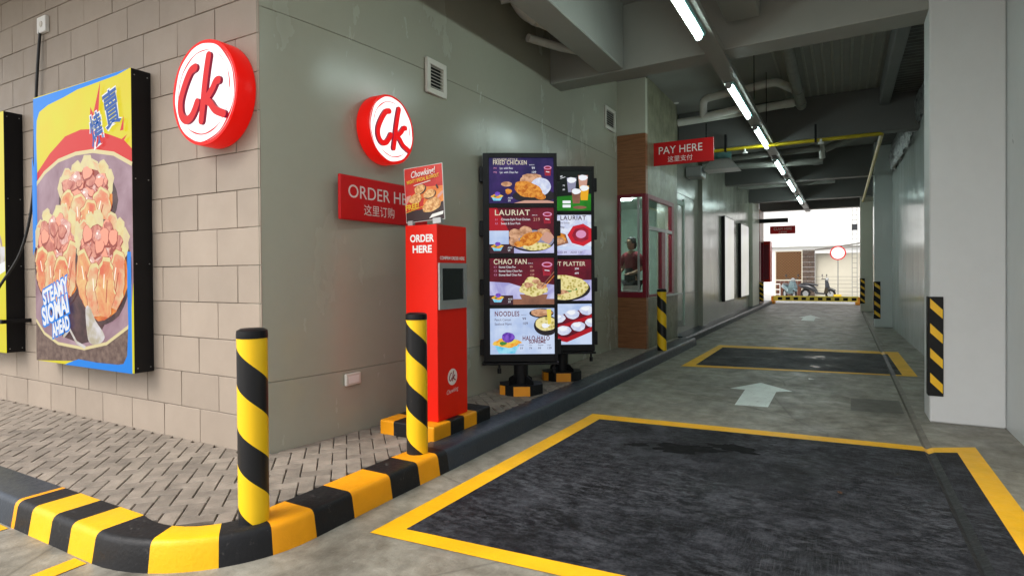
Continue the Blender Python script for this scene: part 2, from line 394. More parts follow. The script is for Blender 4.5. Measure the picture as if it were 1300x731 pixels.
# =================================================================== SETTING
plain('gully_concrete', (.15, .135, .11), .7, var=.3, scale=5)
def grid_floor():
    b = MB(); xs = [-400, -30, .585, .655, 30, 400]; ys = [-200, 1.8, 26, 400]
    for i in range(5):
        for j in range(3):
            if i == 2 and j == 1: continue
            b.add([(xs[i], ys[j], 0), (xs[i + 1], ys[j], 0), (xs[i + 1], ys[j + 1], 0), (xs[i], ys[j + 1], 0)], [(0, 1, 2, 3)])
    b.add([(.585, 1.8, 0), (.612, 1.8, -.016), (.612, 26, -.016), (.585, 26, 0)], [(0, 1, 2, 3)])
    b.add([(.612, 1.8, -.016), (.655, 1.8, 0), (.655, 26, 0), (.612, 26, -.016)], [(0, 1, 2, 3)], 1); b.m[-2] = 1
    return b.build('driveway_floor', ['floor_concrete', 'gully_concrete'])
tag(grid_floor(), 'grey stained concrete driveway floor of the covered lane', kind='structure')
def sheet(name, polys, z, mat, label=None, parent=None):
    b = MB()
    for p in polys: b.add([(x, y, z) for x, y in p], [tuple(range(len(p)))])
    o = b.build(name, mat, parent); tag(o, label, kind='structure' if parent is None else None); return o
OUT1 = [(-2.39, 2.565), (-2.31, 5.85), (.585, 6.05), (.655, 6.05), (.97, 6.23), (.975, 2.80)]
IN1 = [(-2.235, 2.70), (-2.165, 5.67), (.585, 5.90), (.655, 5.90), (.815, 5.98), (.83, 2.93)]
def lane_box(o_, i_, far_l, name, label, paint='black_floor_paint'):
    # black paint either side of the gully and inside it
    a, bq, g0, g1, c, d = i_
    def lerp(p, q, x): t = (x - p[0]) / (q[0] - p[0]); return (x, p[1] + (q[1] - p[1]) * t)
    n0 = lerp(a, d, .585); n1 = lerp(a, d, .655)
    sheet(name, [[a, n0, g0, bq], [n1, d, c, g1]], .004, paint, label)
    g = MB(); g.add([(.585, n0[1], .004), (.612, n0[1], -.011), (.612, g0[1], -.011), (.585, g0[1], .004)], [(0, 1, 2, 3)])
    g.add([(.612, n0[1], -.011), (.655, n1[1], .004), (.655, g1[1], .004), (.612, g0[1], -.011)], [(0, 1, 2, 3)])
    tag(g.build(name + '_gully', 'kerb_black'), 'black painted drain gully across the box', kind='structure')
    A, B, G0, G1, Cc, D = o_
    m0 = lerp(A, D, .585); m1 = lerp(A, D, .655)
    q = [[A, a, bq, B], [bq, g0, G0, B], [g1, c, Cc, G1], [c, d, D, Cc], [A, m0, n0, a], [m1, D, d, n1]]
    o = sheet(far_l, q, .0045, 'yellow_line_paint', 'yellow border line painted round the black box')
    h = MB(); h.add([(.585, g0[1], .0045), (.612, g0[1] - .02, -.0105), (.612, G0[1] - .02, -.0105), (.585, G0[1], .0045)], [(0, 1, 2, 3)])
    h.add([(.612, g0[1] - .02, -.0105), (.655, g1[1], .0045), (.655, G1[1], .0045), (.612, G0[1] - .02, -.0105)], [(0, 1, 2, 3)])
    tag(h.build(far_l + '_gully', 'yellow_line_paint'), kind='structure')
lane_box(OUT1, IN1, 'near_box_border_line', 'near_box_marking', 'large black painted box on the lane nearest the camera')
OUT2 = [(-2.24, 9.43), (-2.19, 12.5), (.585, 12.78), (.655, 12.78), (.875, 12.83), (.915, 9.98)]
IN2 = [(-2.06, 9.68), (-2.06, 12.15), (.585, 12.42), (.655, 12.42), (.69, 12.44), (.735, 10.05)]
lane_box(OUT2, IN2, 'far_box_border_line', 'far_box_marking', 'second black painted box further down the lane', 'wet_black_floor_paint')
sheet('arrow_marking', [[(-1.26, 7.93), (-.96, 8.52), (-.55, 8.08), (-.72, 7.95), (-.72, 7.02), (-1.06, 6.97), (-1.08, 7.93)]], .004, 'arrow_white', 'pale arrow painted on the floor between the black boxes')
sheet('far_arrow_marking', [[(-1.25, 20.9), (-.95, 22.2), (-.6, 20.9), (-.75, 20.9), (-.75, 19.7), (-1.1, 19.7), (-1.1, 20.9)]], .004, 'arrow_white', 'worn pale arrow far down the lane')
sheet('side_line_marking', [[(-3.53, 1.05), (-3.43, 1.05), (-3.44, 1.585), (-3.56, 1.585)], [(-4.47, 1.05), (-4.36, 1.05), (-4.33, 1.585), (-4.45, 1.585)]], .004, 'yellow_line_paint', 'yellow lines on the ground in front of the striped kerb')
plain('dark_concrete', (.085, .078, .062), .45, var=.3, scale=3, bmp=.3)  # concrete in a darker tone than the floor
sheet('floor_patch', [[(.07, 7.25), (.555, 7.35), (.56, 8.05), (.08, 7.98)], [(-.04, 18.3), (.5, 18.4), (.5, 18.55), (-.04, 18.45)]], .003, 'dark_concrete', 'darker concrete patch beside the gully')

# --- kerb
KZ = .156
def kerb_path():
    p = [(-12, 1.6), (-4.34, 1.6), (-4.30, 1.6), (-4.12, 1.6), (-3.88, 1.6), (-3.67, 1.6), (-3.42, 1.6)]
    for a in (-83, -76, -69, -62.9, -56, -50, -44, -38.05, -31, -25, -18.2, -12, -6): p.append((-3.42 + .8 * math.cos(R(a)), 2.35 + .75 * math.sin(R(a))))
    p += [(-2.62, 2.38), (-2.62, 2.68), (-2.62, 3.03), (-2.615, 3.32), (-2.61, 3.55), (-2.605, 3.66), (-2.60, 5), (-2.60, 7), (-2.60, 9), (-2.595, 12.3)]
    return [Vector(q) for q in p]
def kerb():
    P = kerb_path()
    b = MB(); rings = []
    prof = [(.0, 0), (.010, .06), (.020, .122), (.027, .139), (.038, .150), (.056, KZ), (.27, KZ), (.275, .12)]
    n = len(P)
    for i, p in enumerate(P):
        d = (P[min(i + 1, n - 1)] - P[max(0, i - 1)]).normalized(); nn = Vector((-d.y, d.x))  # inwards = left of travel
        kk = 1 - .32 * max(0, math.sin(math.pi * min(1, max(0, (i - 6) / 13)))); rings.append([(p.x + nn.x * u * (kk if u > .1 else 1), p.y + nn.y * u * (kk if u > .1 else 1), w) for u, w in prof])
    mats_seq = []
    for i in range(n - 1):
        m = 3
        for lim, c in ((1, 1), (2, 0), (3, 2), (4, 0), (5, 2), (6, 0), (10, 2), (14, 0), (17, 1), (20, 0), (21, 1), (22, 0), (23, 1), (24, 0), (25, 3)):
            if i >= lim: m = c
        mats_seq.append(m)
    k = len(prof)
    for i in range(n - 1):
        b.add(rings[i] + rings[i + 1], [(j, j + 1, k + j + 1, k + j) for j in range(k - 1)], mats_seq[i], True)
    b.add(rings[-1] + [(P[-1].x - .275, P[-1].y, 0)], [tuple(range(k + 1))], 3)
    o = b.build('kerb', ['kerb_black', 'orange_and_redlit_kerb', 'kerb_yellow', 'kerb_slate']); return tag(o, 'rounded kerb with black and yellow bands round the corner, then dark slate', kind='structure')
kerb()
b = MB(); b.prism([(-2.80, 0), (-2.79, .12), (-2.82, .148), (-2.86, .155), (-3.4, .155), (-3.4, 0)], 12.35, 29, 'y', 0)
tag(b.build('far_kerb', 'kerb_slate', bevel=.0), 'smooth dark kerb below the far left wall', kind='structure')

# --- sidewalk with herringbone pavers
b = MB()
b.add([(-12, 1.75, .138), (-3.42, 1.75, .138), (-3.05, 1.90, .138), (-2.83, 2.15, .138), (-2.8, 2.4, .138), (-2.8, 3.2, .138), (-12, 3.2, .138)], [(0, 1, 2, 3, 4, 5, 6)])
b.add([(-4.0, 3.2, .138), (-2.8, 3.2, .138), (-2.8, 12.4, .138), (-4.0, 12.4, .138)], [(0, 1, 2, 3)])
walk = tag(b.build('sidewalk', 'grout'), 'raised sidewalk of grey pavers laid in herringbone', kind='structure')
def wall_x(y): return -3.49 - .28 * math.exp(-(y - 2.9) / 1.3)
def inside(x, y):
    if x < -3.4: kin = 1.86
    else: kin = 1.86 + max(0, x + 3.4) * .35
    if x > -2.87: return False
    if y < kin - .05: return False
    if x < -3.74: return y < 2.93
    return x > wall_x(y) - .05 and y < 12.2
def paver_mesh(seed):
    r = random.Random(seed); b = MB(); l, w, c = .0968, .0468, .004; h = .0165
    z = [h + r.uniform(-.0012, .0012) for _ in range(4)]
    o = [(-l, -w), (l, -w), (l, w), (-l, w)]; i_ = [(-l + c, -w + c), (l - c, -w + c), (l - c, w - c), (-l + c, w - c)]
    vs = [(x, y, -.01) for x, y in o] + [(x + r.uniform(-.001, .001), y + r.uniform(-.001, .001), zz - c) for (x, y), zz in zip(o, z)] + [(x, y, zz) for (x, y), zz in zip(i_, z)]
    b.add(vs, [(0, 1, 5, 4), (1, 2, 6, 5), (2, 3, 7, 6), (3, 0, 4, 7), (4, 5, 9, 8), (5, 6, 10, 9), (6, 7, 11, 10), (7, 4, 8, 11), (8, 9, 10, 11)])
    return b
pm = [paver_mesh(i) for i in range(6)]
def paver_spots():
    W_ = .1; out = []; c45 = math.cos(R(45))
    for i in range(-140, 140):
        for j in range(-70, 70):
            u0, v0 = i + 2 * j, i - 2 * j
            for (cu_, cv_, rot) in ((u0 + 1, v0 + .5, 0), (u0 - .5, v0 + 1, 90)):
                x = (cu_ * c45 - cv_ * c45) * W_ - 4.0; y = (cu_ * c45 + cv_ * c45) * W_ + 2.3
                if -8.7 < x < -2.8 and 1.6 < y < 12.3 and inside(x, y): out.append((x, y, rot + 45))
    return out
spots = paver_spots(); spots.sort(key=lambda s: (s[0]) ** 2 + s[1] ** 2)
pmesh = []
for k, q in enumerate(pm):
    o = q.build('paver', 'paver', walk); pmesh.append(o.data); bpy.data.objects.remove(o)
for k, (x, y, r) in enumerate(spots[:300]):
    o = bpy.data.objects.new('paver', pmesh[k % 6]); COL.objects.link(o); o.parent = walk
    o.location = (x, y, .1375 + random.uniform(-.0008, .0008)); o.rotation_euler = (random.uniform(-.006, .006), random.uniform(-.006, .006), R(r + random.uniform(-.8, .8)))
b = MB()
for k, (x, y, r) in enumerate(spots[300:]):
    q = pm[k % 6]; a = R(r); ca, sa = math.cos(a), math.sin(a); dz = random.uniform(-.001, .001)
    b.add([(x + p[0] * ca - p[1] * sa, y + p[0] * sa + p[1] * ca, .1375 + dz + p[2]) for p in q.v], q.f)
o = b.build('pavers', 'paver', walk, recalc=False); tag(o, kind='stuff')

# =================================================================== LEFT BLOCK WALL
CX = -3.77; FY = 2.92
bw = thing('block_wall', (0, 0, 0), 0, 'beige painted concrete block wall left of the corner, carrying the food lightboxes', 'wall')
b = MB(); b.box(-12, CX - .006, FY + .006, FY + .35, 0, 5.6); b.build('mortar_core', 'mortar', bw)
def block_mesh(w, seed):
    r = random.Random(seed); h = .287 - .005; w -= .005; c = .003; b = MB(); p = [-.004 - r.uniform(0, .003) for _ in range(4)]
    o = [(0, 0), (w, 0), (w, h), (0, h)]; i_ = [(c, c), (w - c, c), (w - c, h - c), (c, h - c)]
    vs = [(x, .02, z) for x, z in o] + [(x + r.uniform(-.0015, .0015), q + c, z + r.uniform(-.0015, .0015)) for (x, z), q in zip(o, p)] + [(x, q, z) for (x, z), q in zip(i_, p)]
    b.add(vs, [(0, 1, 5, 4), (1, 2, 6, 5), (2, 3, 7, 6), (3, 0, 4, 7), (4, 5, 9, 8), (5, 6, 10, 9), (6, 7, 11, 10), (7, 4, 8, 11), (8, 9, 10, 11)])
    o = b.build('block', 'block_paint', bw); me = o.data; bpy.data.objects.remove(o); return me
bm_full = [block_mesh(.49, s) for s in range(8)]; bm_l = block_mesh(4.28 - 3.763, 11); bm_s = block_mesh(4.035 - 3.763, 12)
bm_r = {}
for k in range(19):
    z = .132 + .287 * k
    if k == 0: pass
    joints = -4.28 if k % 2 == 1 else -4.035
    last = bm_l if k % 2 == 1 else bm_s
    items = [(joints, last)]
    x = joints - .49
    while x > -9.6: items.append((x, bm_full[random.randrange(8)])); x -= .49
    for (x, me) in items:
        o = bpy.data.objects.new('block', me); COL.objects.link(o); o.parent = bw; o.location = (x + .0025, FY + random.uniform(-.001, .0012), z + .0025)
# =================================================================== OLIVE SIDE WALL (curves a hair out of true near the corner)
sw = thing('plaster_wall', (0, 0, 0), 0, 'long olive grey glossy plaster wall beside the lane, with the round sign and menu boards', 'wall')
def wall_strip(z0, z1, name):
    b = MB(); ys = [2.9235, 3.0, 3.15, 3.3, 3.5, 3.7, 3.95, 4.2, 4.5, 4.9, 5.4, 6, 7, 8, 9, 10.1]; c = .003
    prof = [(-.16, z0), (-c, z0), (0, z0 + c), (0, z1 - c), (-c, z1), (-.16, z1)]
    n = len(prof)
    for a, q in zip(ys[:-1], ys[1:]):
        vs = [(wall_x(a) + u, a, z) for u, z in prof] + [(wall_x(q) + u, q, z) for u, z in prof]
        b.add(vs, [(i, (i + 1) % n, n + (i + 1) % n, n + i) for i in range(n)], 0, False)
    b.add([(wall_x(2.9235) + u, 2.9235, z) for u, z in prof], [tuple(range(n))])
    o = b.build(name, 'olive_paint', sw)
    for p in o.data.polygons: p.use_smooth = True
    o.data.set_sharp_from_angle(angle=R(25))
    return o
wall_strip(0.0, .6855, 'wall_panel'); wall_strip(.689, 3.4845, 'wall_panel'); wall_strip(3.488, 5.0, 'wall_panel')
b = MB(); ys = [2.91, 3.3, 3.95, 4.9, 6, 10.1]
for a, q in zip(ys[:-1], ys[1:]): b.add([(wall_x(a) - .012, a, .6), (wall_x(q) - .012, q, .6), (wall_x(q) - .012, q, 3.6), (wall_x(a) - .012, a, 3.6)], [(0, 1, 2, 3)])
b.build('joint_backing', 'olive_paint', sw)
# far left walls
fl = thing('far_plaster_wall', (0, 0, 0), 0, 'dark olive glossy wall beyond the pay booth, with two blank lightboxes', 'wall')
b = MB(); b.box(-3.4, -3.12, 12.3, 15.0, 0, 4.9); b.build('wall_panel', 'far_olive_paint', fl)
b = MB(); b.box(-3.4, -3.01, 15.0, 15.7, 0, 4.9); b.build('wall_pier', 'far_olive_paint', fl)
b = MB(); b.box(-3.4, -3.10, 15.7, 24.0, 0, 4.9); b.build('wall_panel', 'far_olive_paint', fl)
b = MB(); b.box(-3.4, -2.98, 24.0, 26.0, 0, 4.9); b.build('wall_pier', 'pale_column_paint', fl)  # paler paint carries the light on this pier in its colour
b = MB(); b.box(-3.121, -3.113, 12.31, 14.99, 1.0, 1.012); b.box(-3.121, -3.113, 12.31, 14.99, 3.2, 3.212); b.build('joint_line', 'mortar', fl)
# right wall + pillars
rw = thing('grey_wall', (0, 0, 0), 0, 'glossy blue grey painted wall along the right side of the lane', 'wall')
def right_x(y): return 1.34 if y < 7.5 else (1.34 - .0206 * (y - 7.5) if y < 18.5 else 1.10 - .022 * (y - 18.5))
for y0, y1 in ((1.0, 7.3), (7.3, 18.5), (18.5, 28.0)):
    b = MB(); b.prism([(right_x(y0 + .21) if y0 > 7 and y0 < 8 else right_x(y0 + .001), y0), (right_x(y1 - .001), y1), (1.7, y1), (1.7, y0)], 0, 5.0, 'z'); b.build('wall_panel', 'near_grey_paint' if y0 < 2 else 'grey_gloss_paint', rw)
def pillar(x0, y0, y1, label, x1=1.338, mat='pillar_paint'):
    b = MB(); b.box(x0, x1, y0, y1, 0, 4.85, 0, .012)
    return tag(b.build('concrete_pillar', mat), label, 'pillar', 'pillars along the right wall')
pillar(.745, 7.08, 7.52, 'nearest pale grey pillar on the right, with the largest striped guard')
pillar(.72, 18.2, 18.9, 'middle pillar on the right, halfway down the lane', mat='grey_gloss_paint')
pillar(.56, 25.0, 25.7, 'farthest olive pillar at the right edge of the bright exit', mat='pale_column_paint', x1=1.0)

# =================================================================== CEILING
b = MB(); b.box(-12, 2.2, .9, 27.6, 4.9, 5.2); tag(b.build('ceiling', 'soffit_paint'), 'dark concrete ceiling slab over the lane', kind='structure')
def beam(x0, x1, y0, y1, z0, z1, label, mat='beam_paint'):
    b = MB(); b.box(x0, x1, y0, y1, z0, z1, 0, .012); return tag(b.build('ceiling_beam', mat), label, 'beam', 'concrete beams under the ceiling')
b = MB(); v = [(-3.5, 7.36), (.76, 7.13), (1.338, 7.10), (1.338, 7.5), (.76, 7.54), (-3.5, 7.72)]
b.prism(v, 4.07, 4.898, 'z'); o = b.build('ceiling_beam', 'beam_paint', bevel=.012); tag(o, 'nearest cross beam, wide and level, above the menu boards', 'beam', 'concrete beams under the ceiling')
beam(-2.76, -2.42, .95, 7.25, 4.07, 4.897, 'beam running lengthwise to the near cross beam, above the red kiosk')
beam(-1.16, -.80, .95, 7.12, 4.33, 4.896, 'short lengthwise beam above the nearest lamp tube')
beam(-3.1, 1.335, 12.95, 13.25, 4.07, 4.895, 'second cross beam, behind the yellow pipe', 'shaded_beam_paint')
beam(-3.1, 1.335, 18.75, 19.1, 4.07, 4.894, 'third cross beam, halfway to the exit', 'shaded_beam_paint')
beam(-3.1, 1.335, 23.9, 24.3, 4.07, 4.893, 'fourth cross beam, next to last before the exit', 'shaded_beam_paint')
beam(-3.1, 1.335, 27.1, 27.6, 4.02, 4.892, 'last cross beam, directly over the bright exit', 'shaded_beam_paint')
beam(.60, .76, 7.56, 12.94, 4.55, 4.891, 'narrow lengthwise beam at the right, beside the ribbed soffit', 'shaded_beam_paint')
# steel deck ribs between the near and second cross beam
dk = thing('deck_ceiling', (0, 0, 4.86), 0, 'ribbed steel deck under the ceiling behind the near cross beam', 'ceiling deck')
me = None
for k in range(12):
    x = -.95 + k * .135
    if me is None:
        b = MB(); b.prism([(-.02, 0), (-.014, -.012), (.014, -.012), (.02, 0)], 7.72, 12.94, 'y'); o = b.build('rib', 'deck_steel', dk); me = o.data
    else: o = bpy.data.objects.new('rib', me); COL.objects.link(o); o.parent = dk
    o.location = (x, 0, .038)
# ribbed soffit strip between the lengthwise beam and the right wall, and crumpled foil lagging added in place of bright gloss on the wall below it
def ribbed_strip():
    b = MB(); y = 7.58; i = 0; pts = []
    while y < 18.18: pts.append((y, 4.74 + (.035 if i % 4 in (0, 1) else 0))); y += (.03, .045, .03, .045)[i % 4]; i += 1
    n = len(pts); vs = [(.765, y, z) for y, z in pts] + [(1.337, y, z + .0) for y, z in pts]
    b.add(vs, [(i, i + 1, n + i + 1, n + i) for i in range(n - 1)])
    o = b.build('ribbed_soffit', 'ribbed_dark'); return tag(o, 'narrow ribbed metal soffit above the right wall, behind the nearest pillar', 'ceiling deck')
ribbed_strip()
def highlight():
    b = MB(); rn = random.Random(9); rows = []
    for i in range(70):
        y = 11.6 + i * .094; row = []
        for j in range(10):
            f = j / 9; row.append((right_x(y) - .006 - .07 * math.sin(f * math.pi * .96) ** .7 - .02 * math.sin(i * 1.9) * f + rn.uniform(-.022, .022) * (0 < j < 9), y + rn.uniform(-.02, .02), 4.74 - f * (.55 + .22 * (i / 70) + .06 * math.sin(i * .45)) + rn.uniform(-.02, .02)))
        rows.append(row)
    for a, q in zip(rows[:-1], rows[1:]): b.add(a + q, [(j, j + 1, 11 + j, 10 + j) for j in range(9)], 0, True)
    b.add(rows[0], [tuple(range(10))]); b.add(rows[-1], [tuple(range(10))])
    return tag(b.build('foil_highlight', 'highlight_foil'), 'crumpled silver foil lagging standing in for bright gloss along the top of the right wall', 'highlight_sheet')
highlight()

# ---- cable tray with lamps
tr = thing('cable_tray', (-1.30, 0, 4.03), -.0, 'grey steel tray running down the middle of the ceiling, carrying the lamp tubes', 'tray')
b = MB(); b.prism([(-.10, .07), (-.10, 0), (.10, 0), (.10, .07), (.095, .07), (.095, .005), (-.095, .005), (-.095, .07)], 1.2, 12.9, 'y'); b.build('trough', 'beam_paint', tr)
b = MB(); b.prism([(-.10, .07), (-.10, 0), (.10, 0), (.10, .07), (.095, .07), (.095, .005), (-.095, .005), (-.095, .07)], 12.9, 28.6, 'y'); b.build('trough', 'steel_tray', tr)
for y in (14.3, 17.4, 21.0, 25.2): b = MB(); b.box(-.06, .03, y - .16, y + .16, -.012, -.001); b.build('joint_plate', 'black_metal', tr)
def lamp(y0, y1, label):
    t = thing('tube_lamp', (-1.335, (y0 + y1) / 2, 4.0), 0, label, 'lamp', 'lamp tubes under the cable tray'); h = (y1 - y0) / 2
    b = MB(); b.prism([(-.035, .03), (-.035, .012), (.06, .0), (.075, .03)], -h - .03, h + .03, 'y'); b.build('housing', 'lamp_housing', t)
    b = MB(); b.tube([(0, -h, -.012), (0, h, -.012)], .031, 12); b.build('tube', 'lamp_tube', t)
    b = MB(); b.tube([(0, -h - .05, -.012), (0, -h, -.012)], .04, 12); b.build('end_cap', 'steel_tray', t); b = MB(); b.tube([(0, h, -.012), (0, h + .02, -.012)], .04, 12); b.build('end_cap', 'steel_tray', t)
for y0, y1, l in ((1.6, 3.4, 'lit lamp tube overhead near the camera, above the top of the picture'), (4.6, 6.48, 'nearest lit lamp tube, cut by the top of the picture'), (8.4, 10.24, 'second lit lamp tube, in front of the white pipes'), (11.13, 12.93, 'third lit lamp tube, ending at the yellow pipe'),
                  (14.65, 16.6, 'fourth lit lamp tube, first one past the yellow pipe'), (18.0, 20.4, 'fifth lit lamp tube, under the third cross beam'), (22.1, 24.3, 'sixth and smallest lit lamp tube, nearest the exit')):
    lamp(y0, y1, l)
for k, (y, l) in enumerate(((9.4, 'thin hanger rod left of the second lamp tube'), (11.0, 'thin hanger rod behind the second lamp tube'))):
    b = MB(); b.tube([(-1.14, y, 4.03), (-1.14, y, 4.9)], .007, 6); tag(b.build('hanger_rod', 'black_metal'), l, 'rod', 'hanger rods of the tray')
# ---- pipes
def pipe(pts, r, mat, label, name='pipe', n=14, collars=(), group=None, sm=5):
    t = thing(name, pts[0], 0, label, 'pipe', group); o0 = Vector(pts[0])
    b = MB(); b.tube([Vector(p) - o0 for p in (smooth_path(pts, sm) if sm else [Vector(p) for p in pts])], r, n); b.build('pipe_run', mat, t)
    for (a, q) in collars:
        b = MB(); b.tube([Vector(a) - o0, Vector(q) - o0], r * 1.14, n); b.build('collar', mat, t)
def elbow(pts, r=.12):
    """insert short rounded corners"""
    P = [Vector(p) for p in pts]; out = [P[0]]
    for i in range(1, len(P) - 1):
        a = (P[i - 1] - P[i]).normalized() * r; c = (P[i + 1] - P[i]).normalized() * r
        for k in range(5):
            t = k / 4; out.append((P[i] + a) * (1 - t) ** 2 + P[i] * 2 * t * (1 - t) + (P[i] + c) * t ** 2)
    out.append(P[-1]); return out
G = 'pvc drain pipes under the ceiling'
pipe(elbow([(-2.96, 12.35, 4.56), (-1.9, 12.35, 4.60), (-.72, 12.3, 4.66)]), .075, 'pvc_white', 'long whitish drain pipe crossing in front of the second cross beam', group=G, sm=0, collars=[((-.95, 12.3, 4.65), (-.80, 12.3, 4.655))])
pipe(elbow([(-2.3, 11.6, 4.42), (-2.3, 11.55, 4.75), (-1.0, 11.2, 4.77), (-.72, 11.75, 4.72)], .12), .07, 'pvc_white', 'looped whitish pipe beside the second lamp tube', group=G, sm=0)
pipe(elbow([(-2.3, 11.6, 4.42), (-1.55, 11.45, 4.46)]), .07, 'pvc_white', 'short lower arm of the looped pipe', group=G, sm=0)
pipe(elbow([(-.78, 7.8, 4.82), (-.70, 9.4, 4.74), (-.68, 12.5, 4.62)]), .085, 'grey_pipe', 'grey pipe running lengthwise behind the near cross beam', group=G, sm=0, collars=[((-.685, 11.5, 4.66), (-.68, 11.65, 4.655)), ((-.68, 12.2, 4.63), (-.68, 12.35, 4.625))])
pipe([(-3.46, 5.95, 4.66), (-3.2, 6.1, 4.72)], .05, 'pvc_white', 'short white pipe stub at the top of the olive wall', group=G, sm=0)
pipe(elbow([(-3.42, 6.0, 4.9), (-3.32, 6.28, 4.60), (-3.10, 6.75, 4.55), (-2.95, 7.2, 4.53)], .12), .085, 'pvc_white', 'white jointed pipe fitting between the olive wall and lengthwise beam', group=G, sm=0,
     collars=[((-3.26, 6.40, 4.59), (-3.22, 6.49, 4.585)), ((-3.14, 6.66, 4.56), (-3.10, 6.75, 4.555))])
pipe([(-3.42, 6.55, 4.42), (-3.18, 7.0, 4.40), (-2.98, 7.3, 4.40)], .05, 'pvc_white', 'thin white pipe below the jointed fitting', group=G, sm=0)
for k, (a, q, l) in enumerate((((-3.0, 15.0, 4.2), (-.45, 15.0, 4.25), 'upper grey pipe crossing behind the second cross beam'), ((-3.0, 15.6, 4.12), (-.4, 15.6, 4.05), 'lower grey pipe crossing behind the second cross beam'), ((-3.0, 20.6, 4.22), (-.2, 20.6, 4.24), 'grey pipe crossing behind the third cross beam'))):
    pipe([a, q], .075, 'grey_pipe', l, group=G, sm=0, collars=[((q[0] - .2, q[1], q[2]), (q[0] - .08, q[1], q[2]))])
pipe([(-.45, 14.9, 4.75), (-.4, 15.2, 4.05)], .06, 'pvc_white', 'short white drop pipe joining the crossing pipes', group=G, sm=0)
pipe([(-.35, 15.2, 4.25), (.3, 15.2, 4.5), (.55, 15.2, 4.55)], .08, 'grey_pipe', 'slanting grey pipe right of the drop pipe', group=G, sm=0)
yp = thing('yellow_pipe', (0, 0, 0), 0, 'yellow painted pipe along the second cross beam, turning down the right side', 'pipe')
b = MB(); b.tube(elbow([(-2.95, 12.8, 3.99), (.63, 12.8, 4.0), (.64, 27.0, 4.0)], .1), .036, 12); b.build('pipe_run', 'yellow_pipe', yp)
for x in (-2.1, -.45): b = MB(); b.box(x - .02, x + .02, 12.75, 12.86, 3.95, 4.3); b.build('clamp', 'black_metal', yp)
for k, (x, y, z, l) in enumerate(((-1.72, 12.86, 3.86, 'small white sprinkler head under the yellow pipe, nearer the pay sign'), (-.36, 12.86, 3.90, 'small white sprinkler head under the yellow pipe, right of the lamps'), (-2.93, 12.20, 4.88, 'small white fitting on the ceiling beside the booth column'))):
    b = MB(); b.lathe([(.001, 0), (.05, .01), (.055, .03), (.02, .05), (.02, .10)], 14, (x, y - .12, z)); tag(b.build('sprinkler_head', 'white_paint'), l, 'sprinkler', 'white fittings under the ceiling')
# extractor box behind the pay sign
ev = thing('ceiling_extractor', (-2.35, 13.9, 3.75), 0, 'square silver extractor hood hanging behind the red pay sign', 'extractor')
b = MB(); b.lathe([(.19, .9), (.19, .22)], 20); b.build('neck', 'lamp_housing', ev)
b = MB(); b.prism([(-.36, 0), (.36, 0), (.2, .22), (-.2, .22)], -.3, .3, 'y'); b.build('hood', 'silver', ev)
b = MB(); b.box(-3.1, -2.75, 13.6, 14.1, 3.62, 3.86, 0, .02); tag(b.build('wall_unit', 'silver'), 'grey wall unit below the red pay sign', 'ventilation unit')

# =================================================================== WALL FITTINGS
def vent(y0, y1, z0, z1, label):
    t = thing('wall_vent', (wall_x((y0 + y1) / 2) + .0, (y0 + y1) / 2, z0), R(90), label, 'vent', 'louvred vents high on the olive wall'); w = (y1 - y0) / 2; h = z1 - z0
    b = MB(); f = .055; d = -.03
    b.box(-w, w, d, 0, 0, f); b.box(-w, w, d, 0, h - f, h); b.box(-w, -w + f, d, 0, f, h - f); b.box(w - f, w, d, 0, f, h - f); b.build('frame', 'ivory_plastic', t, bevel=.004)
    b = MB(); b.box(-w + f, w - f, -.004, 0, f, h - f); b.build('backing', 'black_plastic', t)
    me = None; n = 7
    for k in range(n):
        z = f + (h - 2 * f) * (k + .5) / n; s = (h - 2 * f) / n * .22
        if me is None: b = MB(); b.prism([(-.026, -s), (-.022, -s), (-.008, s), (-.012, s)], -w + f, w - f, 'x'); o = b.build('slat', 'ivory_plastic', t); me = o.data
        else: o = bpy.data.objects.new('slat', me); COL.objects.link(o); o.parent = t
        o.location = (0, 0, z)
vent(4.64, 4.96, 3.27, 3.61, 'larger white louvred vent above the round sign on the olive wall')
vent(9.43, 9.93, 3.92, 4.30, 'smaller white louvred vent beside the pay booth')
oc = thing('socket_cover', (wall_x(3.7), 3.7, .56), R(90), 'white socket cover low on the olive wall behind the bollards', 'socket')
b = MB(); b.box(-.085, .085, -.03, 0, 0, .10, 0, .006); b.build('cover', 'ivory_plastic', oc)
b = MB(); b.box(-.06, .06, -.033, -.0305, .02, .08); b.build('flap', 'white_paint', oc)
oc = thing('wall_socket', (-6.98, FY - .004, 3.93), 0, 'white socket high on the block wall where the black cable starts', 'socket')
b = MB(); b.box(-.09, .08, -.04, 0, 0, .16, 0, .006); b.build('cover', 'white_paint', oc); b = MB(); b.lathe([(.001, -.046), (.028, -.046), (.03, -.04)], 14, (0, 0, .08), 'y'); b.build('plug', 'ivory_plastic', oc)
cb = thing('power_cable', (-7.03, FY - .02, 4.0), 0, 'black cable hanging down the block wall between the lightboxes', 'cable')
b = MB(); b.tube([p - Vector((-7.03, FY - .02, 4.0)) for p in smooth_path([(-7.03, FY - .03, 3.97), (-7.06, FY - .045, 3.6), (-7.12, FY - .05, 3.0), (-7.16, FY - .06, 2.3), (-7.28, FY - .12, 1.75), (-7.5, FY - .24, 1.35), (-7.62, FY - .26, 1.1)], 6)], .014, 8); b.build('cable_run', 'cable_black', cb)

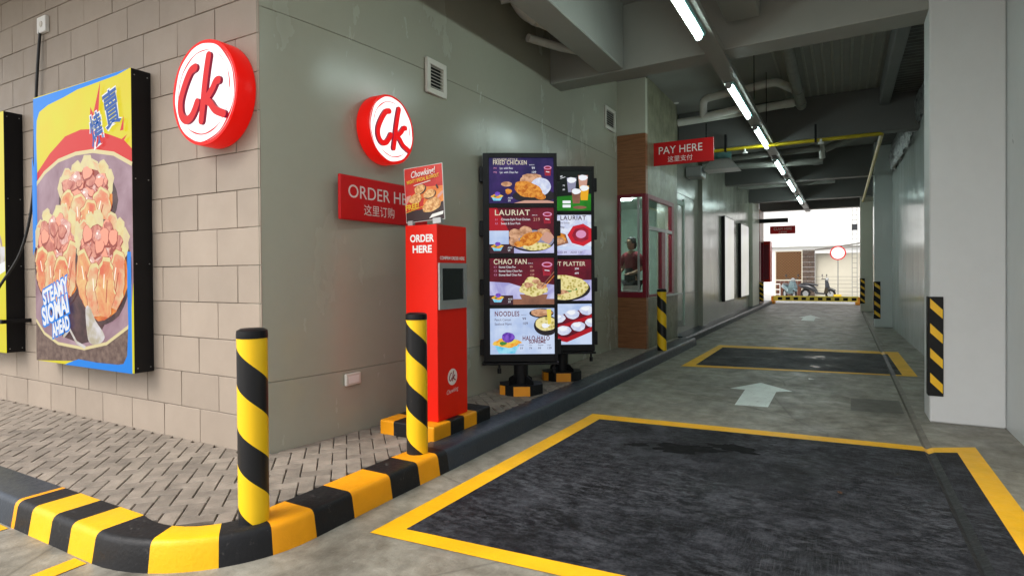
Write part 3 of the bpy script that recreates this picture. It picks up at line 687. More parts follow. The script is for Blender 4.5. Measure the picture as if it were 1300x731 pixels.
# =================================================================== LIGHTBOXES ON THE BLOCK WALL
emit('p_yellow', (.80, .74, .012), 0.423, (.86, .66, .01), 1.6, .35, .7); emit('p_blue', (.002, .26, .88), 0.423); emit('p_red', (.80, .02, .012), 0.409)
emit('p_cream', (.85, .72, 0.375), 0.409); emit('p_basket', (.20, .115, .11), 0.375, (.34, .21, .21), 3.5, .35, 0.444); emit('p_wood', (.12, .06, .05), 0.341, (.36, .24, .19), 16, .3, .7)
emit('p_wrap', (.90, .28, .14), 0.409, (.90, .70, .38), 5.0, .38, .62, 0.341); emit('p_wrapo', (.85, .17, .08), 0.409, (.98, .62, .25), 5.0, .35, .65, .4)
emit('p_fill', (.62, .17, .13), 0.409, (.92, .40, .28), 9, .38, .60, 1.0); emit('p_fillb', (.80, .36, .32), 0.409, (.98, .62, .52), 13, .40, .62, 1.2); emit('p_shadow', (.06, .025, .03), 0.341, (.15, .07, .07), 6)
emit('p_steam', (.55, .48, 0.341), 0.409, (.8, .76, .78), 5); emit('p_white', (.9, .9, .9), 0.444); emit('p_navy', (.01, .10, .42), 0.409); emit('p_leaf', (.85, .66, .38), 0.409, (.9, .82, 0.375), 6)
emit('p_mauve', (.30, .15, .19), 0.375, (.62, .42, .48), 2.2, .3, .75, .8); emit('p_pale', (.9, .78, 0.375), 0.409, (.86, .5, .2), 7, .45, .75)
def lightbox(x0, x1, z0, z1, label, name='lightbox'):
    t = thing(name, (x0, 2.75, z0), 0, label, 'lightbox', 'lightbox posters on the block wall'); w, h = x1 - x0, z1 - z0
    b = MB(); b.box(0, w, .004, FY - 2.75 - .004, 0, h, 0, .004); b.build('cabinet', 'black_metal', t)
    for z in (.04, h * .36, h * .64, h - .05):
        for y in (.03, .135): b = MB(); b.box(w, w + .003, y - .004, y + .004, z - .004, z + .004); b.build('screw', 'silver', t)
    return t, w, h
D = {'blue_top':[(0.0,0.997),(0.985,1.0),(0.877,0.99),(0.648,0.985),(0.491,0.982),(0.344,0.969),(0.172,0.958),(0.071,0.941),(0.039,0.911),(0.031,0.852),(0.038,0.654),(0.0,0.658)],
'blue_left':[(0.0,0.778),(0.03,0.717),(0.028,0.545),(0.011,0.488),(0.0,0.454)],
'rim_top':[(-.0,0.655),(0.035,0.675),(0.122,0.709),(0.279,0.744),(0.464,0.757),(0.639,0.754),(0.836,0.731),(1.0,0.686)],
'rim_bot':[(0.0,0.155),(0.096,0.106),(0.251,0.073),(0.526,0.064),(0.748,0.09),(0.941,0.149),(0.97,0.161)],
'red':[(0.037,0.714),(0.184,0.776),(0.357,0.827),(0.521,0.838),(0.625,0.831),(0.806,0.797),(0.931,0.77),(1.0,0.737)],
'blue_br':[(1.0,0.399),(0.968,0.4),(0.964,0.286),(0.969,0.161),(0.956,0.058),(0.921,0.029),(0.874,0.024),(0.679,0.022),(0.489,0.026),(0.38,0.008),(0.343,0.0),(1.0,0.0)],
'd1':[(0.276,0.625),(0.345,0.682),(0.393,0.674),(0.416,0.64),(0.464,0.659),(0.473,0.696),(0.528,0.704),(0.566,0.696),(0.612,0.72),(0.65,0.728),(0.715,0.703),(0.771,0.658),(0.805,0.61),(0.81,0.559),(0.768,0.571),(0.766,0.53),(0.693,0.514),(0.664,0.523),(0.588,0.483),(0.541,0.453),(0.449,0.476),(0.339,0.534),(0.308,0.579)],
'd2':[(0.034,0.406),(0.054,0.452),(0.083,0.514),(0.137,0.535),(0.224,0.566),(0.282,0.569),(0.322,0.524),(0.418,0.499),(0.448,0.46),(0.479,0.443),(0.5,0.4),(0.502,0.346),(0.446,0.284),(0.388,0.221),(0.256,0.201),(0.119,0.185),(0.04,0.217),(0.018,0.283),(0.026,0.375)],
'd3':[(0.493,0.4),(0.494,0.427),(0.556,0.442),(0.566,0.489),(0.62,0.519),(0.664,0.513),(0.78,0.527),(0.836,0.507),(0.889,0.445),(0.943,0.413),(0.955,0.373),(0.947,0.315),(0.928,0.229),(0.88,0.176),(0.75,0.155),(0.652,0.183),(0.584,0.212),(0.533,0.254),(0.502,0.358)],
'petal3':[(0.511,0.352),(0.572,0.36),(0.606,0.327),(0.621,0.285),(0.672,0.27),(0.714,0.285),(0.707,0.327),(0.739,0.285),(0.769,0.226),(0.734,0.167),(0.618,0.206),(0.534,0.26)],
'petal3b':[(0.773,0.338),(0.821,0.326),(0.886,0.358),(0.932,0.349),(0.938,0.286),(0.912,0.217),(0.848,0.181),(0.786,0.238)],
'petal2':[(0.037,0.375),(0.089,0.413),(0.187,0.399),(0.224,0.347),(0.319,0.334),(0.335,0.265),(0.16,0.218),(0.042,0.269)],
'petal1':[(0.666,0.57),(0.754,0.577),(0.773,0.53),(0.693,0.514),(0.658,0.539)],
'leaf1':[(0.597,0.71),(0.65,0.728),(0.715,0.703),(0.771,0.658),(0.805,0.61),(0.807,0.559),(0.776,0.596),(0.727,0.645),(0.655,0.675),(0.596,0.679)],
'steam':[(0.567,0.206),(0.61,0.212),(0.668,0.165),(0.733,0.131),(0.749,0.108),(0.698,0.088),(0.614,0.086),(0.581,0.115)],
'sp1':[(0.669,0.879),(0.739,0.982),(0.719,0.881)],'sp2':[(0.634,0.856),(0.641,0.905),(0.685,0.866)],'sp3':[(0.917,0.8),(0.952,0.847),(0.948,0.8)],'sp4':[(0.924,0.77),(0.978,0.783),(0.939,0.758)]}
def rounded(pts, n=4):
    P = [Vector((u, v, 0)) for u, v in pts]; m = len(P); out = []
    for i in range(m):
        p0, p1, p2, p3 = P[i - 1], P[i], P[(i + 1) % m], P[(i + 2) % m]
        for k in range(n):
            t = k / n; q = .5 * ((2 * p1) + (p2 - p0) * t + (2 * p0 - 5 * p1 + 4 * p2 - p3) * t * t + (3 * p1 - p0 - 3 * p2 + p3) * t ** 3); out.append((min(1, max(0, q.x)), min(1, max(0, q.y))))
    return out
t, w, h = lightbox(-6.86, -5.157, .68, 3.222, 'large lightbox poster of steamed dumplings in a basket, black sided')
a = Art(w, h, .003, st=.00003)
a.rect(0, 1, 0, 1, 'p_yellow'); a.poly(D['blue_top'], 'p_blue')
a.poly(D['red'] + D['rim_top'][::-1][:-1], 'p_red')
rim = D['rim_top']; bot = D['rim_bot']
a.poly(rim + [(1.0, .30)] + bot[::-1], 'p_mauve')
a.poly([(0, 0), (0, .16)] + bot[1:] + [(.97, .04), (.9, .02), (.4, .015)], 'p_wood')
a.stroke(rim, .035, 'p_cream'); a.stroke([(u, v - .012) for u, v in bot], .03, 'p_wood'); a.stroke(bot, .028, 'p_cream')
a.poly([(0.0, .40), (0.03, .43), (.03, .72), (0, .78)], 'p_blue')
def lobe(a, base, tip, w0, m, m2=None, seed=0):
    """a leaf-like fold from base to tip with a cream lip"""
    rn = random.Random(seed); bx_, by_ = base; tx, ty = tip; dx, dy = (tx - bx_) * w, (ty - by_) * h; L_ = math.hypot(dx, dy); nx, ny = -dy / L_, dx / L_; pts = []
    for k in range(15):
        f = k / 14; wd = w0 * (math.sin(math.pi * (.12 + .80 * f)) ** .7) * (1 + .16 * rn.uniform(-1, 1)); pts.append((f, wd))
    Lp = [(bx_ + (dx * f + nx * wd) / w, by_ + (dy * f + ny * wd) / h) for f, wd in pts]; Rp = [(bx_ + (dx * f - nx * wd) / w, by_ + (dy * f - ny * wd) / h) for f, wd in pts]
    cl = lambda P: [(min(1, max(0, u)), min(1, max(0, v))) for u, v in P]
    if m2: a.poly(cl([(bx_ + (u - bx_) * 1.05, by_ + (v - by_) * 1.06) for u, v in Lp + Rp[::-1]]), m2)
    a.poly(cl(Lp + Rp[::-1]), m)
def dumpling(a, cx, cy, rx, ry, seed):
    rn = random.Random(seed); q = ry * .62
    a.ell(cx + .01, cy - ry * .12, rx * 1.10, ry * 1.02, 'p_shadow', wob=.03, k=3)
    a.ell(cx, cy - ry * .18, rx * .98, ry * .86, 'p_orange', wob=.03, k=4, seed=seed)
    # back folds behind the filling
    for k in range(7):
        an = R(20 + 140 * k / 6 + rn.uniform(-6, 6)); tip = (cx + rx * 1.02 * math.cos(an), cy + ry * (.30 + .72 * math.sin(an)) + rn.uniform(-.008, .012)); base = (cx + rx * .35 * math.cos(an), cy + ry * .05)
        lobe(a, base, tip, rx * w * .28, ('p_leaf', 'p_pale', 'p_wrap')[k % 3], 'p_cream', seed * 10 + k)
    a.ell(cx, cy + ry * .18, rx * .74, ry * .46, 'p_dark', wob=.05, k=5, seed=seed)
    a.ell(cx, cy + ry * .22, rx * .80, ry * .54, 'p_dark', wob=.08, k=6, seed=seed)
    for k in range(62):
        an = rn.uniform(0, 2 * math.pi); rr_ = math.sqrt(rn.uniform(0, 1)); px, py = cx + rx * .74 * rr_ * math.cos(an), cy + ry * .24 + ry * .52 * rr_ * math.sin(an); sz = rn.uniform(.10, .20)
        a.ell(px, py - .004, rx * sz * 1.15, ry * sz * 1.0, 'p_dark' if k % 3 else 'p_fill', wob=.12, k=3, seed=k, n=12)
        a.ell(px, py, rx * sz, ry * sz * .85, ('p_fillb', 'p_fill', 'p_fillc')[k % 3], wob=.12, k=3, seed=k, n=12)
        if k % 3 == 0: a.ell(px - rx * .03, py + ry * .03, rx * sz * .35, ry * sz * .25, 'p_glint', n=8)
    # front folds hanging from the lip
    for k in (0, 3, 1, 2):
        f = (k - 1.5) / 1.5; bx_, by_ = cx + rx * .42 * f, cy - ry * 1.0 + ry * .20 * f * f; tx, ty = cx + rx * .74 * f, cy + ry * (-.06 + .26 * abs(f)) + rn.uniform(-.016, .016)
        lobe(a, (bx_, by_), (tx, ty + ry * .06), rx * w * .37, 'p_fold', None, seed * 20 + k)
        lobe(a, (bx_, by_), (tx, ty + ry * .05), rx * w * .345, 'p_pale', None, seed * 20 + k)
        lobe(a, (bx_, by_), (tx, ty - ry * .03), rx * w * .325, ('p_wrapo', 'p_wrap')[k % 2], None, seed * 20 + k)
        a.stroke([(bx_ * .75 + tx * .25 + .012, by_ * .75 + ty * .25), (bx_ * .35 + tx * .65 + .014, by_ * .35 + ty * .65)], rx * w * .035, 'p_fold')
        a.stroke([(bx_ * .5 + tx * .5 - .016, by_ * .5 + ty * .5), (bx_ * .25 + tx * .75 - .016, by_ * .25 + ty * .75)], rx * w * .03, 'p_glint')
emit('p_orange', (.60, .10, .015), 0.461, (.85, .30, .06), 5); emit('p_dark', (.36, .07, .05), 0.461); emit('p_fillc', (.92, .36, .24), 0.486); emit('p_glint', (1, .86, .74), 0.538); emit('p_fold', (.50, .10, .05), 0.461)
a.poly([(.16, .2), (.5, .40), (.70, .21), (.74, .16), (.66, .10), (.5, .08), (.3, .10)], 'p_shadow')
dumpling(a, .555, .590, .27, .135, 3)
dumpling(a, .258, .395, .25, .172, 5)
dumpling(a, .715, .358, .25, .180, 8)
a.poly([(.0, .40), (.03, .43), (.03, .72), (0, .78)], 'p_blue')
a.poly(rounded(D['steam']), 'p_steam')
a.stroke([(.33, .10), (.40, .13), (.47, .085), (.56, .07)], .03, 'p_steam')
a.poly(D['blue_br'], 'p_blue')
for k in ('sp1', 'sp2', 'sp3', 'sp4'): a.poly(D[k], 'p_red')
a.done('poster', t)
yy = a.y
def outlined(body, size, x, z, rot, shear=0, col='p_white', edge='p_blue', ww=None, par=None, y=None, bold=.012):
    p = par; L = []
    L.append(text_mesh(body, size, x, z, y - .001, edge, p, bold=bold * 1.9, rot=rot, shear=shear, align='CENTER', width=(ww + .03) if ww else None))
    L.append(text_mesh(body, size, x, z, y - .002, col, p, bold=bold * .6, rot=rot, shear=shear, align='CENTER', width=ww))
    return L
L = []
L += outlined('燒', .30, .70 * w, .815 * h, R(14), 0, 'p_navy', 'p_white', .20, t, yy, .010)
L += outlined('賣', .34, .845 * w, .872 * h, R(14), 0, 'p_navy', 'p_white', .25, t, yy, .010)
L += outlined('STEAMY', .19, .245 * w, .262 * h, R(17), .1, 'p_white', 'p_blue', .50, t, yy, .012)
L += outlined('SIOMAI', .23, .245 * w, .192 * h, R(17), .1, 'p_white', 'p_blue', .52, t, yy, .014)
L += outlined('AHEAD', .17, .305 * w, .135 * h, R(17), .1, 'p_white', 'p_blue', .34, t, yy, .012)
join_meshes(L, 'lettering')
t, w, h = lightbox(-9.2, -7.50, .71, 3.19, 'yellow lightbox poster cut off by the left edge of the picture')
a = Art(w, h, .003); a.rect(0, 1, 0, 1, 'p_yellow'); a.ell(.45, .42, .52, .20, 'p_mauve'); a.stroke([(.02, .45), (.15, .58), (.45, .65), (.8, .58), (.96, .42)], .04, 'p_cream'); a.ell(.4, .42, .34, .12, 'p_wrap', wob=.06, k=5); a.ell(.42, .44, .2, .07, 'p_fill', wob=.08); a.poly([(.8, .30), (1, .34), (1, .39), (.8, .33)], 'p_white'); a.poly([(.86, .36), (1, .38), (1, .44), (.9, .44)], 'p_steam'); a.rect(0, 1, 0, .03, 'p_yellow'); a.done('poster', t)
b = MB(); b.box(-7.75, -7.36, 2.66, 2.70, 1.02, 1.06, 0, .006); b.box(-7.40, -7.36, 2.70, 2.915, 1.02, 1.06); tag(b.build('wall_bracket', 'black_metal'), 'small dark bracket arm across the leftmost lightbox', 'bracket')

# =================================================================== ROUND SIGNS
emit('sign_white', (1, .98, .97), .62); emit('sign_red', (.95, .004, .006), .40); emit('sign_red_side', (.45, .005, .05), .25)
emit('rim_red', (.85, .006, .004), .20)
MATS['rim_red'].node_tree.nodes["Principled BSDF"].inputs['Base Color'].default_value = (.6, .01, .006, 1)
def round_sign(loc, rz, r, depth, label):
    t = thing('round_sign', loc, rz, label, 'sign', 'round backlit signs with script letters')
    b = MB(); n = 64
    b.lathe([(r * .985, 0), (r, -.012), (r, -depth + .01), (r * .99, -depth), (r * .93, -depth)], n, axis='y'); b.lathe([(r * .985, 0), (.001, 0)], n, axis='y'); b.build('rim', 'rim_red', t)
    b = MB(); b.lathe([(r * .931, -depth), (r * .931, -depth - .003), (.001, -depth - .003)], n, axis='y'); b.build('face', 'sign_white', t)
    # brushed rings
    b = MB(); rn = random.Random(4); m = 72
    def ring(r0, w0, skip, y):
        for k in range(m):
            a0, a1 = 2 * math.pi * k / m, 2 * math.pi * (k + 1) / m
            f0 = max(.0, math.sin(a0 * 2.5 + skip) * .5 + .62 + .25 * math.sin(a0 * 9 + skip * 3)); f1 = max(.0, math.sin(a1 * 2.5 + skip) * .5 + .62 + .25 * math.sin(a1 * 9 + skip * 3))
            if k == m - 1: f1 = max(.0, math.sin(skip) * .5 + .62 + .25 * math.sin(skip * 3))
            q = [(r0 - w0 * f0, a0), (r0, a0), (r0, a1), (r0 - w0 * f1, a1)]
            b.add([(rr * math.cos(aa), y, rr * math.sin(aa)) for rr, aa in q], [(0, 1, 2, 3)])
    ring(r * .935, r * .034, .4, -depth - .0036); ring(r * .80, r * .026, 2.2, -depth - .0036)
    b.build('brush_ring', 'sign_red', t, recalc=False)
    ck_letters(r, -depth + .002, -depth - .022, 'sign_red', 'sign_red_side', t, 'letters', wd=.16, ox=r * .02, oz=-r * .04)
    return t
round_sign((-4.19, FY - .006, 2.868), 0, .395, .155, 'large round red and white sign on the beige block wall')
round_sign((wall_x(4.04) + .004, 4.045, 2.766), R(90), .302, .135, 'smaller round red and white sign on the olive wall above the kiosk')

# =================================================================== FLAT RED SIGNS
os_ = thing('order_sign', (wall_x(4.0) + .02, 3.51, 1.945), R(90), 'red order here sign on the olive wall, partly behind the kiosk poster', 'sign')
b = MB(); b.box(0, 1.16, -.03, .0, 0, .37, 0, .008); b.build('panel', 'red_sign', os_)
join_meshes([text_mesh('ORDER HERE', .155, .085, .235, -.0315, 'pink_vinyl', os_, width=.92, ext=.0005), text_mesh('这里订购', .10, .47, .09, -.0315, 'pink_vinyl', os_, align='CENTER')], 'lettering')
ps = thing('pay_sign', (-2.955, 10.58, 3.40), 0, 'red pay here sign sticking out above the booth window', 'sign')
b = MB(); b.box(-.14, 1.02, 0, .04, 0, .41, 0, .006); b.build('panel', 'red_sign', ps)
b = MB(); b.box(-.0, .02, .04, .08, .05, .36); b.build('bracket', 'black_metal', ps); b = MB(); b.box(.88, .90, .041, .06, .3, .66, 0); b.build('bracket', 'black_metal', ps)
join_meshes([text_mesh('PAY HERE', .19, .45, .255, -.001, 'white_vinyl', ps, align='CENTER', width=.76), text_mesh('这里支付', .11, .45, .09, -.001, 'white_vinyl', ps, align='CENTER')], 'lettering')
cs = thing('claim_sign', (-2.52, 26.0, 2.98), 0, 'small red claim here sign against the bright exit', 'sign')
b = MB(); b.box(-.05, .88, 0, .05, 0, .31, 0, .005); b.build('panel', 'red_sign', cs)
join_meshes([text_mesh('CLAIM HERE', .15, .42, .19, -.001, 'pink_vinyl', cs, align='CENTER', width=.66), text_mesh('这里领取', .08, .42, .06, -.001, 'pink_vinyl', cs, align='CENTER')], 'lettering')
b = MB(); b.box(-2.97, -1.9, 25.9, 26.0, 3.43, 3.60, 0, .01); tag(b.build('sign_bar', 'black_metal'), 'dark bar above the small red claim here sign', 'bar')

# =================================================================== BOLLARDS
def bollard(loc, rz, label, first=None):
    if first: c = copy_tree(first, loc, rz); c['label'] = label; return c
    t = thing('bollard', loc, rz, label, 'bollard', 'yellow and black bollards on the kerb')
    b = MB(); b.lathe([(.0795, 0), (.0795, 1.022)], 36); b.build('striped_tube', 'helix_tape', t)
    b = MB(); b.lathe([(.0815, 1.0), (.0815, 1.022), (.079, 1.040), (.060, 1.051), (.001, 1.053)], 36); b.build('cap', 'black_plastic', t)
    return t
bo = bollard((-2.825, 2.125, KZ - .002), R(150), 'nearest bollard, standing on the kerb corner by the block wall')
bollard((-2.795, 3.515, KZ - .002), R(175), 'second bollard, standing in front of the red kiosk', bo)
bollard((-2.70, 10.05, KZ - .002), R(135), 'farthest bollard, in front of the pay booth', bo)

# =================================================================== ORDER KIOSK
def striped_block(name, x0, x1, y0, y1, z0, z1, axis, cuts, mats, parent=None):
    b = MB(); lo = (x0 if axis == 'x' else y0); pts = [lo] + cuts + [(x1 if axis == 'x' else y1)]
    for k, (p, q) in enumerate(zip(pts[:-1], pts[1:])):
        if axis == 'x': b.box(p, q, y0, y1, z0, z1, k % 2)
        else: b.box(x0, x1, p, q, z0, z1, k % 2)
    return b.build(name, mats, parent, bevel=.012)
pl = thing('kiosk_plinth', (0, 0, 0), 0, 'low black and orange striped concrete plinth under the red kiosk', 'plinth')
b = MB(); z0, z1 = .13, .272
ysg = [3.79, 4.02, 4.22, 4.42, 4.66]; xsg = [-3.41, -3.26, -3.03, -2.845]
for i in range(3):
    for j in range(4):
        m = (1 if i == 0 else (0 if i == 1 else 1)) if j == 0 else (0 if j % 2 else 1)
        b.add([(xsg[i], ysg[j], z1), (xsg[i + 1], ysg[j], z1), (xsg[i + 1], ysg[j + 1], z1), (xsg[i], ysg[j + 1], z1)], [(0, 1, 2, 3)], m)
        if j == 0: b.add([(xsg[i], ysg[0], z0), (xsg[i + 1], ysg[0], z0), (xsg[i + 1], ysg[0], z1), (xsg[i], ysg[0], z1)], [(0, 1, 2, 3)], m)
        if j == 3: b.add([(xsg[i], ysg[4], z0), (xsg[i + 1], ysg[4], z0), (xsg[i + 1], ysg[4], z1), (xsg[i], ysg[4], z1)], [(0, 1, 2, 3)], m)
        if i == 2: b.add([(xsg[3], ysg[j], z0), (xsg[3], ysg[j + 1], z0), (xsg[3], ysg[j + 1], z1), (xsg[3], ysg[j], z1)], [(0, 1, 2, 3)], m)
        if i == 0: b.add([(xsg[0], ysg[j], z0), (xsg[0], ysg[j + 1], z0), (xsg[0], ysg[j + 1], z1), (xsg[0], ysg[j], z1)], [(0, 1, 2, 3)], m)
b.build('block', ['kerb_black', 'orange_and_redlit_kerb'], pl, bevel=.014)
kx0, kx1, ky0, ky1 = -3.235, -2.905, 3.93, 4.365; kz0, kz1 = .272, 1.902
ki = thing('order_kiosk', (kx1, ky0, kz0), 0, 'tall red order kiosk with a grey framed screen, standing on the striped plinth', 'kiosk')
b = MB(); b.box(kx0 - kx1, 0, 0, ky1 - ky0, 0, kz1 - kz0, 0, .004); b.build('body', 'red_gloss', ki)
join_meshes([text_mesh('ORDER', .084, (kx0 - kx1) / 2 + .01, 1.515, -.0015, 'white_vinyl', ki, align='CENTER', bold=.003, width=.25), text_mesh('HERE', .084, (kx0 - kx1) / 2 + .012, 1.425, -.0015, 'white_vinyl', ki, align='CENTER', bold=.003, width=.2)], 'lettering')
kside = thing('side_panel', (0.0, 0, 0), R(90)); kside.parent = ki
text_mesh('CONFIRM ORDER HERE', .038, .22, 1.352, -.0015, 'white_vinyl', kside, align='CENTER', bold=.001, width=.36)
b = MB(); fx0, fx1, fz0, fz1 = .012, .415, .925, 1.312; f = .042
b.box(fx0, fx1, -.016, .002, fz0, fz0 + .075); b.box(fx0, fx1, -.016, .002, fz1 - .045, fz1); b.box(fx0, fx0 + f, -.016, .002, fz0 + .075, fz1 - .045); b.box(fx1 - f, fx1, -.016, .002, fz0 + .075, fz1 - .045)
b.build('screen_frame', 'silver', kside)
plain('dark_screen', (.008, .010, .010), .18, var=.02); plain('screen_text_grey', (.03, .035, .035), .3)
b = MB(); b.box(fx0 + f, fx1 - f, -.006, .002, fz0 + .075, fz1 - .045); b.build('screen', 'dark_screen', kside)
plain('logo_disc', (.72, .62, .60), .4); plain('logo_dark', (.22, .012, .02), .4)
lg = MB(); lg.lathe([(.070, -.0015), (.001, -.0015)], 30, (.205, 0, .345), 'y'); lg.build('logo_disc', 'logo_disc', kside)
ck_letters(.066, -.0015, -.0025, 'logo_dark', 'logo_dark', kside, 'logo_letters', .15, .205, .345)
text_mesh('Chowking', .052, .20, .228, -.0015, 'logo_disc', kside, align='CENTER', shear=.35, width=.17, rot=R(6))
# poster on the kiosk
po = thing('counter_poster', (-3.245, 3.965, 1.93), R(2), 'red poster of crisp nuggets clipped on top of the kiosk', 'poster')
po.rotation_euler = (R(0), R(-3), R(2)); w, h = .385, .455
b = MB(); b.box(-.004, w + .004, 0, .006, -.004, h + .004); b.build('board', 'white_paint', po)
b = MB(); b.box(.28, .36, -.02, .03, -.035, .01); b.build('clip', 'silver', po); b = MB(); b.box(.02, .07, -.015, .02, -.03, .01); b.build('clip', 'silver', po)
def pr(name, col, col2=None, **k):
    m, t_, b_ = newmat(name); b_.inputs['Roughness'].default_value = .35
    if col2: t_.links.new(ramp(t_, noise(t_, coords(t_), k.get('s', 30), 4, .6, .5), [(.38, col), (.62, col2)]), b_.inputs['Base Color'])
    else: b_.inputs['Base Color'].default_value = (*col, 1)
pr('i_red', (.55, .012, .01), (.7, .03, .015), s=6); pr('i_dark', (.03, .01, .012)); pr('i_nug', (.55, .20, .045), (.9, .58, .25), s=38); pr('i_yel', (.85, .5, .03)); pr('i_white', (.85, .84, .8)); pr('i_pink', (.7, .35, .3)); pr('i_orange', (.75, .14, .02), (.85, .3, .05), s=9)
a = Art(w, h, -.0005); a.rect(0, 1, 0, 1, 'i_red'); a.poly([(0, .30), (0, .42), (.5, .62), (1, .60), (1, .3)], 'i_orange'); a.poly([(0, 0), (1, 0), (1, .32), (.5, .22), (0, .2)], 'i_dark'); a.poly([(0, .18), (.46, .28), (.5, .42), (.0, .36)], 'i_red')
a.poly([(0, .3), (.03, .48), (.16, .50), (.1, .42)], 'i_pink'); a.poly([(.84, .36), (1, .46), (1, .52), (.86, .44)], 'i_pink')
a.ell(.42, .58, .155, .085, 'i_dark', rot=.3); a.ell(.40, .59, .145, .08, 'i_nug', rot=.25, wob=.05); a.ell(.66, .47, .165, .08, 'i_dark', rot=.2); a.ell(.65, .48, .155, .075, 'i_nug', rot=.2, wob=.05, seed=3); a.ell(.28, .42, .17, .085, 'i_nug', rot=.15, wob=.05, seed=5); a.ell(.70, .27, .25, .12, 'i_nug', rot=.3, wob=.05, seed=6)
a.poly([(.86, .55), (.90, .56), (.86, .64), (.82, .62)], 'i_dark')
a.stroke([(0, .175), (.5, .27)], .004, 'i_yel'); a.stroke([(.25, .665), (.7, .72)], .006, 'i_white'); a.poly([(.62, .03), (.98, .08), (1, .14), (.7, .10)], 'i_white')
a.done('print', po)
join_meshes([text_mesh('Chowking!', .075, .5 * w, .88 * h, a.y - .001, 'i_white', po, align='CENTER', shear=.3, width=.25, rot=R(4), bold=.001), text_mesh('MIGHTY SPECIAL BLOWOUT', .04, .5 * w, .765 * h, a.y - .001, 'i_yel', po, align='CENTER', width=.33, rot=R(5), bold=.0012),
             text_mesh('FREE!', .062, .19 * w, .275 * h, a.y - .001, 'i_yel', po, align='CENTER', rot=R(5), bold=.002, width=.14)], 'lettering')

# =================================================================== MENU BOARDS
ES = .44
emit('s_navy', (.015, .010, .075), ES, (.045, .02, .13), 3); emit('s_maroon', (.16, .008, .022), ES, (.085, .006, .016), 2.5); emit('s_redm', (.42, .01, .02), ES); emit('s_pale', (.40, .52, .80), ES, (.62, .72, .92), 2.4); emit('s_lilac', (.36, .34, .66), ES, (.60, .60, .86), 4, dist=1.0)
emit('s_green', (.01, .12, .008), ES, (.02, .22, .015), 3); emit('s_black', (.006, .010, .008), ES); emit('s_white', (.85, .88, .92), ES * 1.05); emit('s_cream', (.75, .68, .50), ES); emit('s_ink', (.05, .02, .03), ES); emit('s_inkr', (.14, .008, .02), ES)
emit('s_chick', (.50, .13, .01), ES, (.85, .36, .05), 26, dist=.6); emit('s_rice', (.55, .60, .82), ES, (.78, .82, .94), 12); emit('s_bowl', (.02, .016, .02), ES); emit('s_ball', (.42, .20, .10), ES, (.74, .42, .25), 20); emit('s_fried', (.42, .34, .06), ES, (.85, .74, .34), 30, voronoi=True, lo=.2, hi=.6)
emit('s_purple', (.10, .03, .36), ES, (.24, .10, .62), 30); emit('s_cyan', (.10, .52, .78), ES, (.35, .74, .90), 10); emit('s_orange', (.85, .32, .03), ES, (.9, .6, .1), 22); emit('s_leaf', (.06, .25, .05), ES); emit('s_red', (.60, .015, .03), ES); emit('s_pink', (.72, .30, .50), ES); emit('s_table', (.20, .09, .06), ES, (.30, .13, .08), 5); emit('s_yel', (.80, .66, .10), ES); emit('s_cup', (.40, .02, .04), ES, (.25, .01, .03), 9); emit('s_peach', (.62, .34, .26), ES); emit('s_amber', (.85, .42, .02), ES); emit('s_steel', (.28, .28, .40), ES)
def halo(a, cx, cy, s):
    a.poly([(cx - s, cy), (cx + s, cy), (cx + s * .62, cy - s * 1.0), (cx - s * .62, cy - s * 1.0)], 's_cyan'); a.ell(cx, cy + s * .15, s * 1.05, s * .5, 's_orange', wob=.1, k=4); a.ell(cx - s * .3, cy + .1 * s, s * .28, s * .2, 's_leaf', wob=.1); a.ell(cx + s * .4, cy + .35 * s, s * .3, s * .24, 's_yel', wob=.1); a.ell(cx + s * .1, cy + .75 * s, s * .50, s * .55, 's_purple', wob=.03)
def cup(a, cx, cy, s):
    a.poly([(cx - s, cy), (cx + s, cy), (cx + s * .8, cy - 3.2 * s), (cx - s * .8, cy - 3.2 * s)], 's_cup'); a.ell(cx, cy, s * 1.1, s * .75, 's_pink'); a.ell(cx, cy, s * .8, s * .42, 's_cup'); a.stroke([(cx - .5 * s, cy - 1.6 * s), (cx + .5 * s, cy - 1.8 * s)], .008, 's_white')
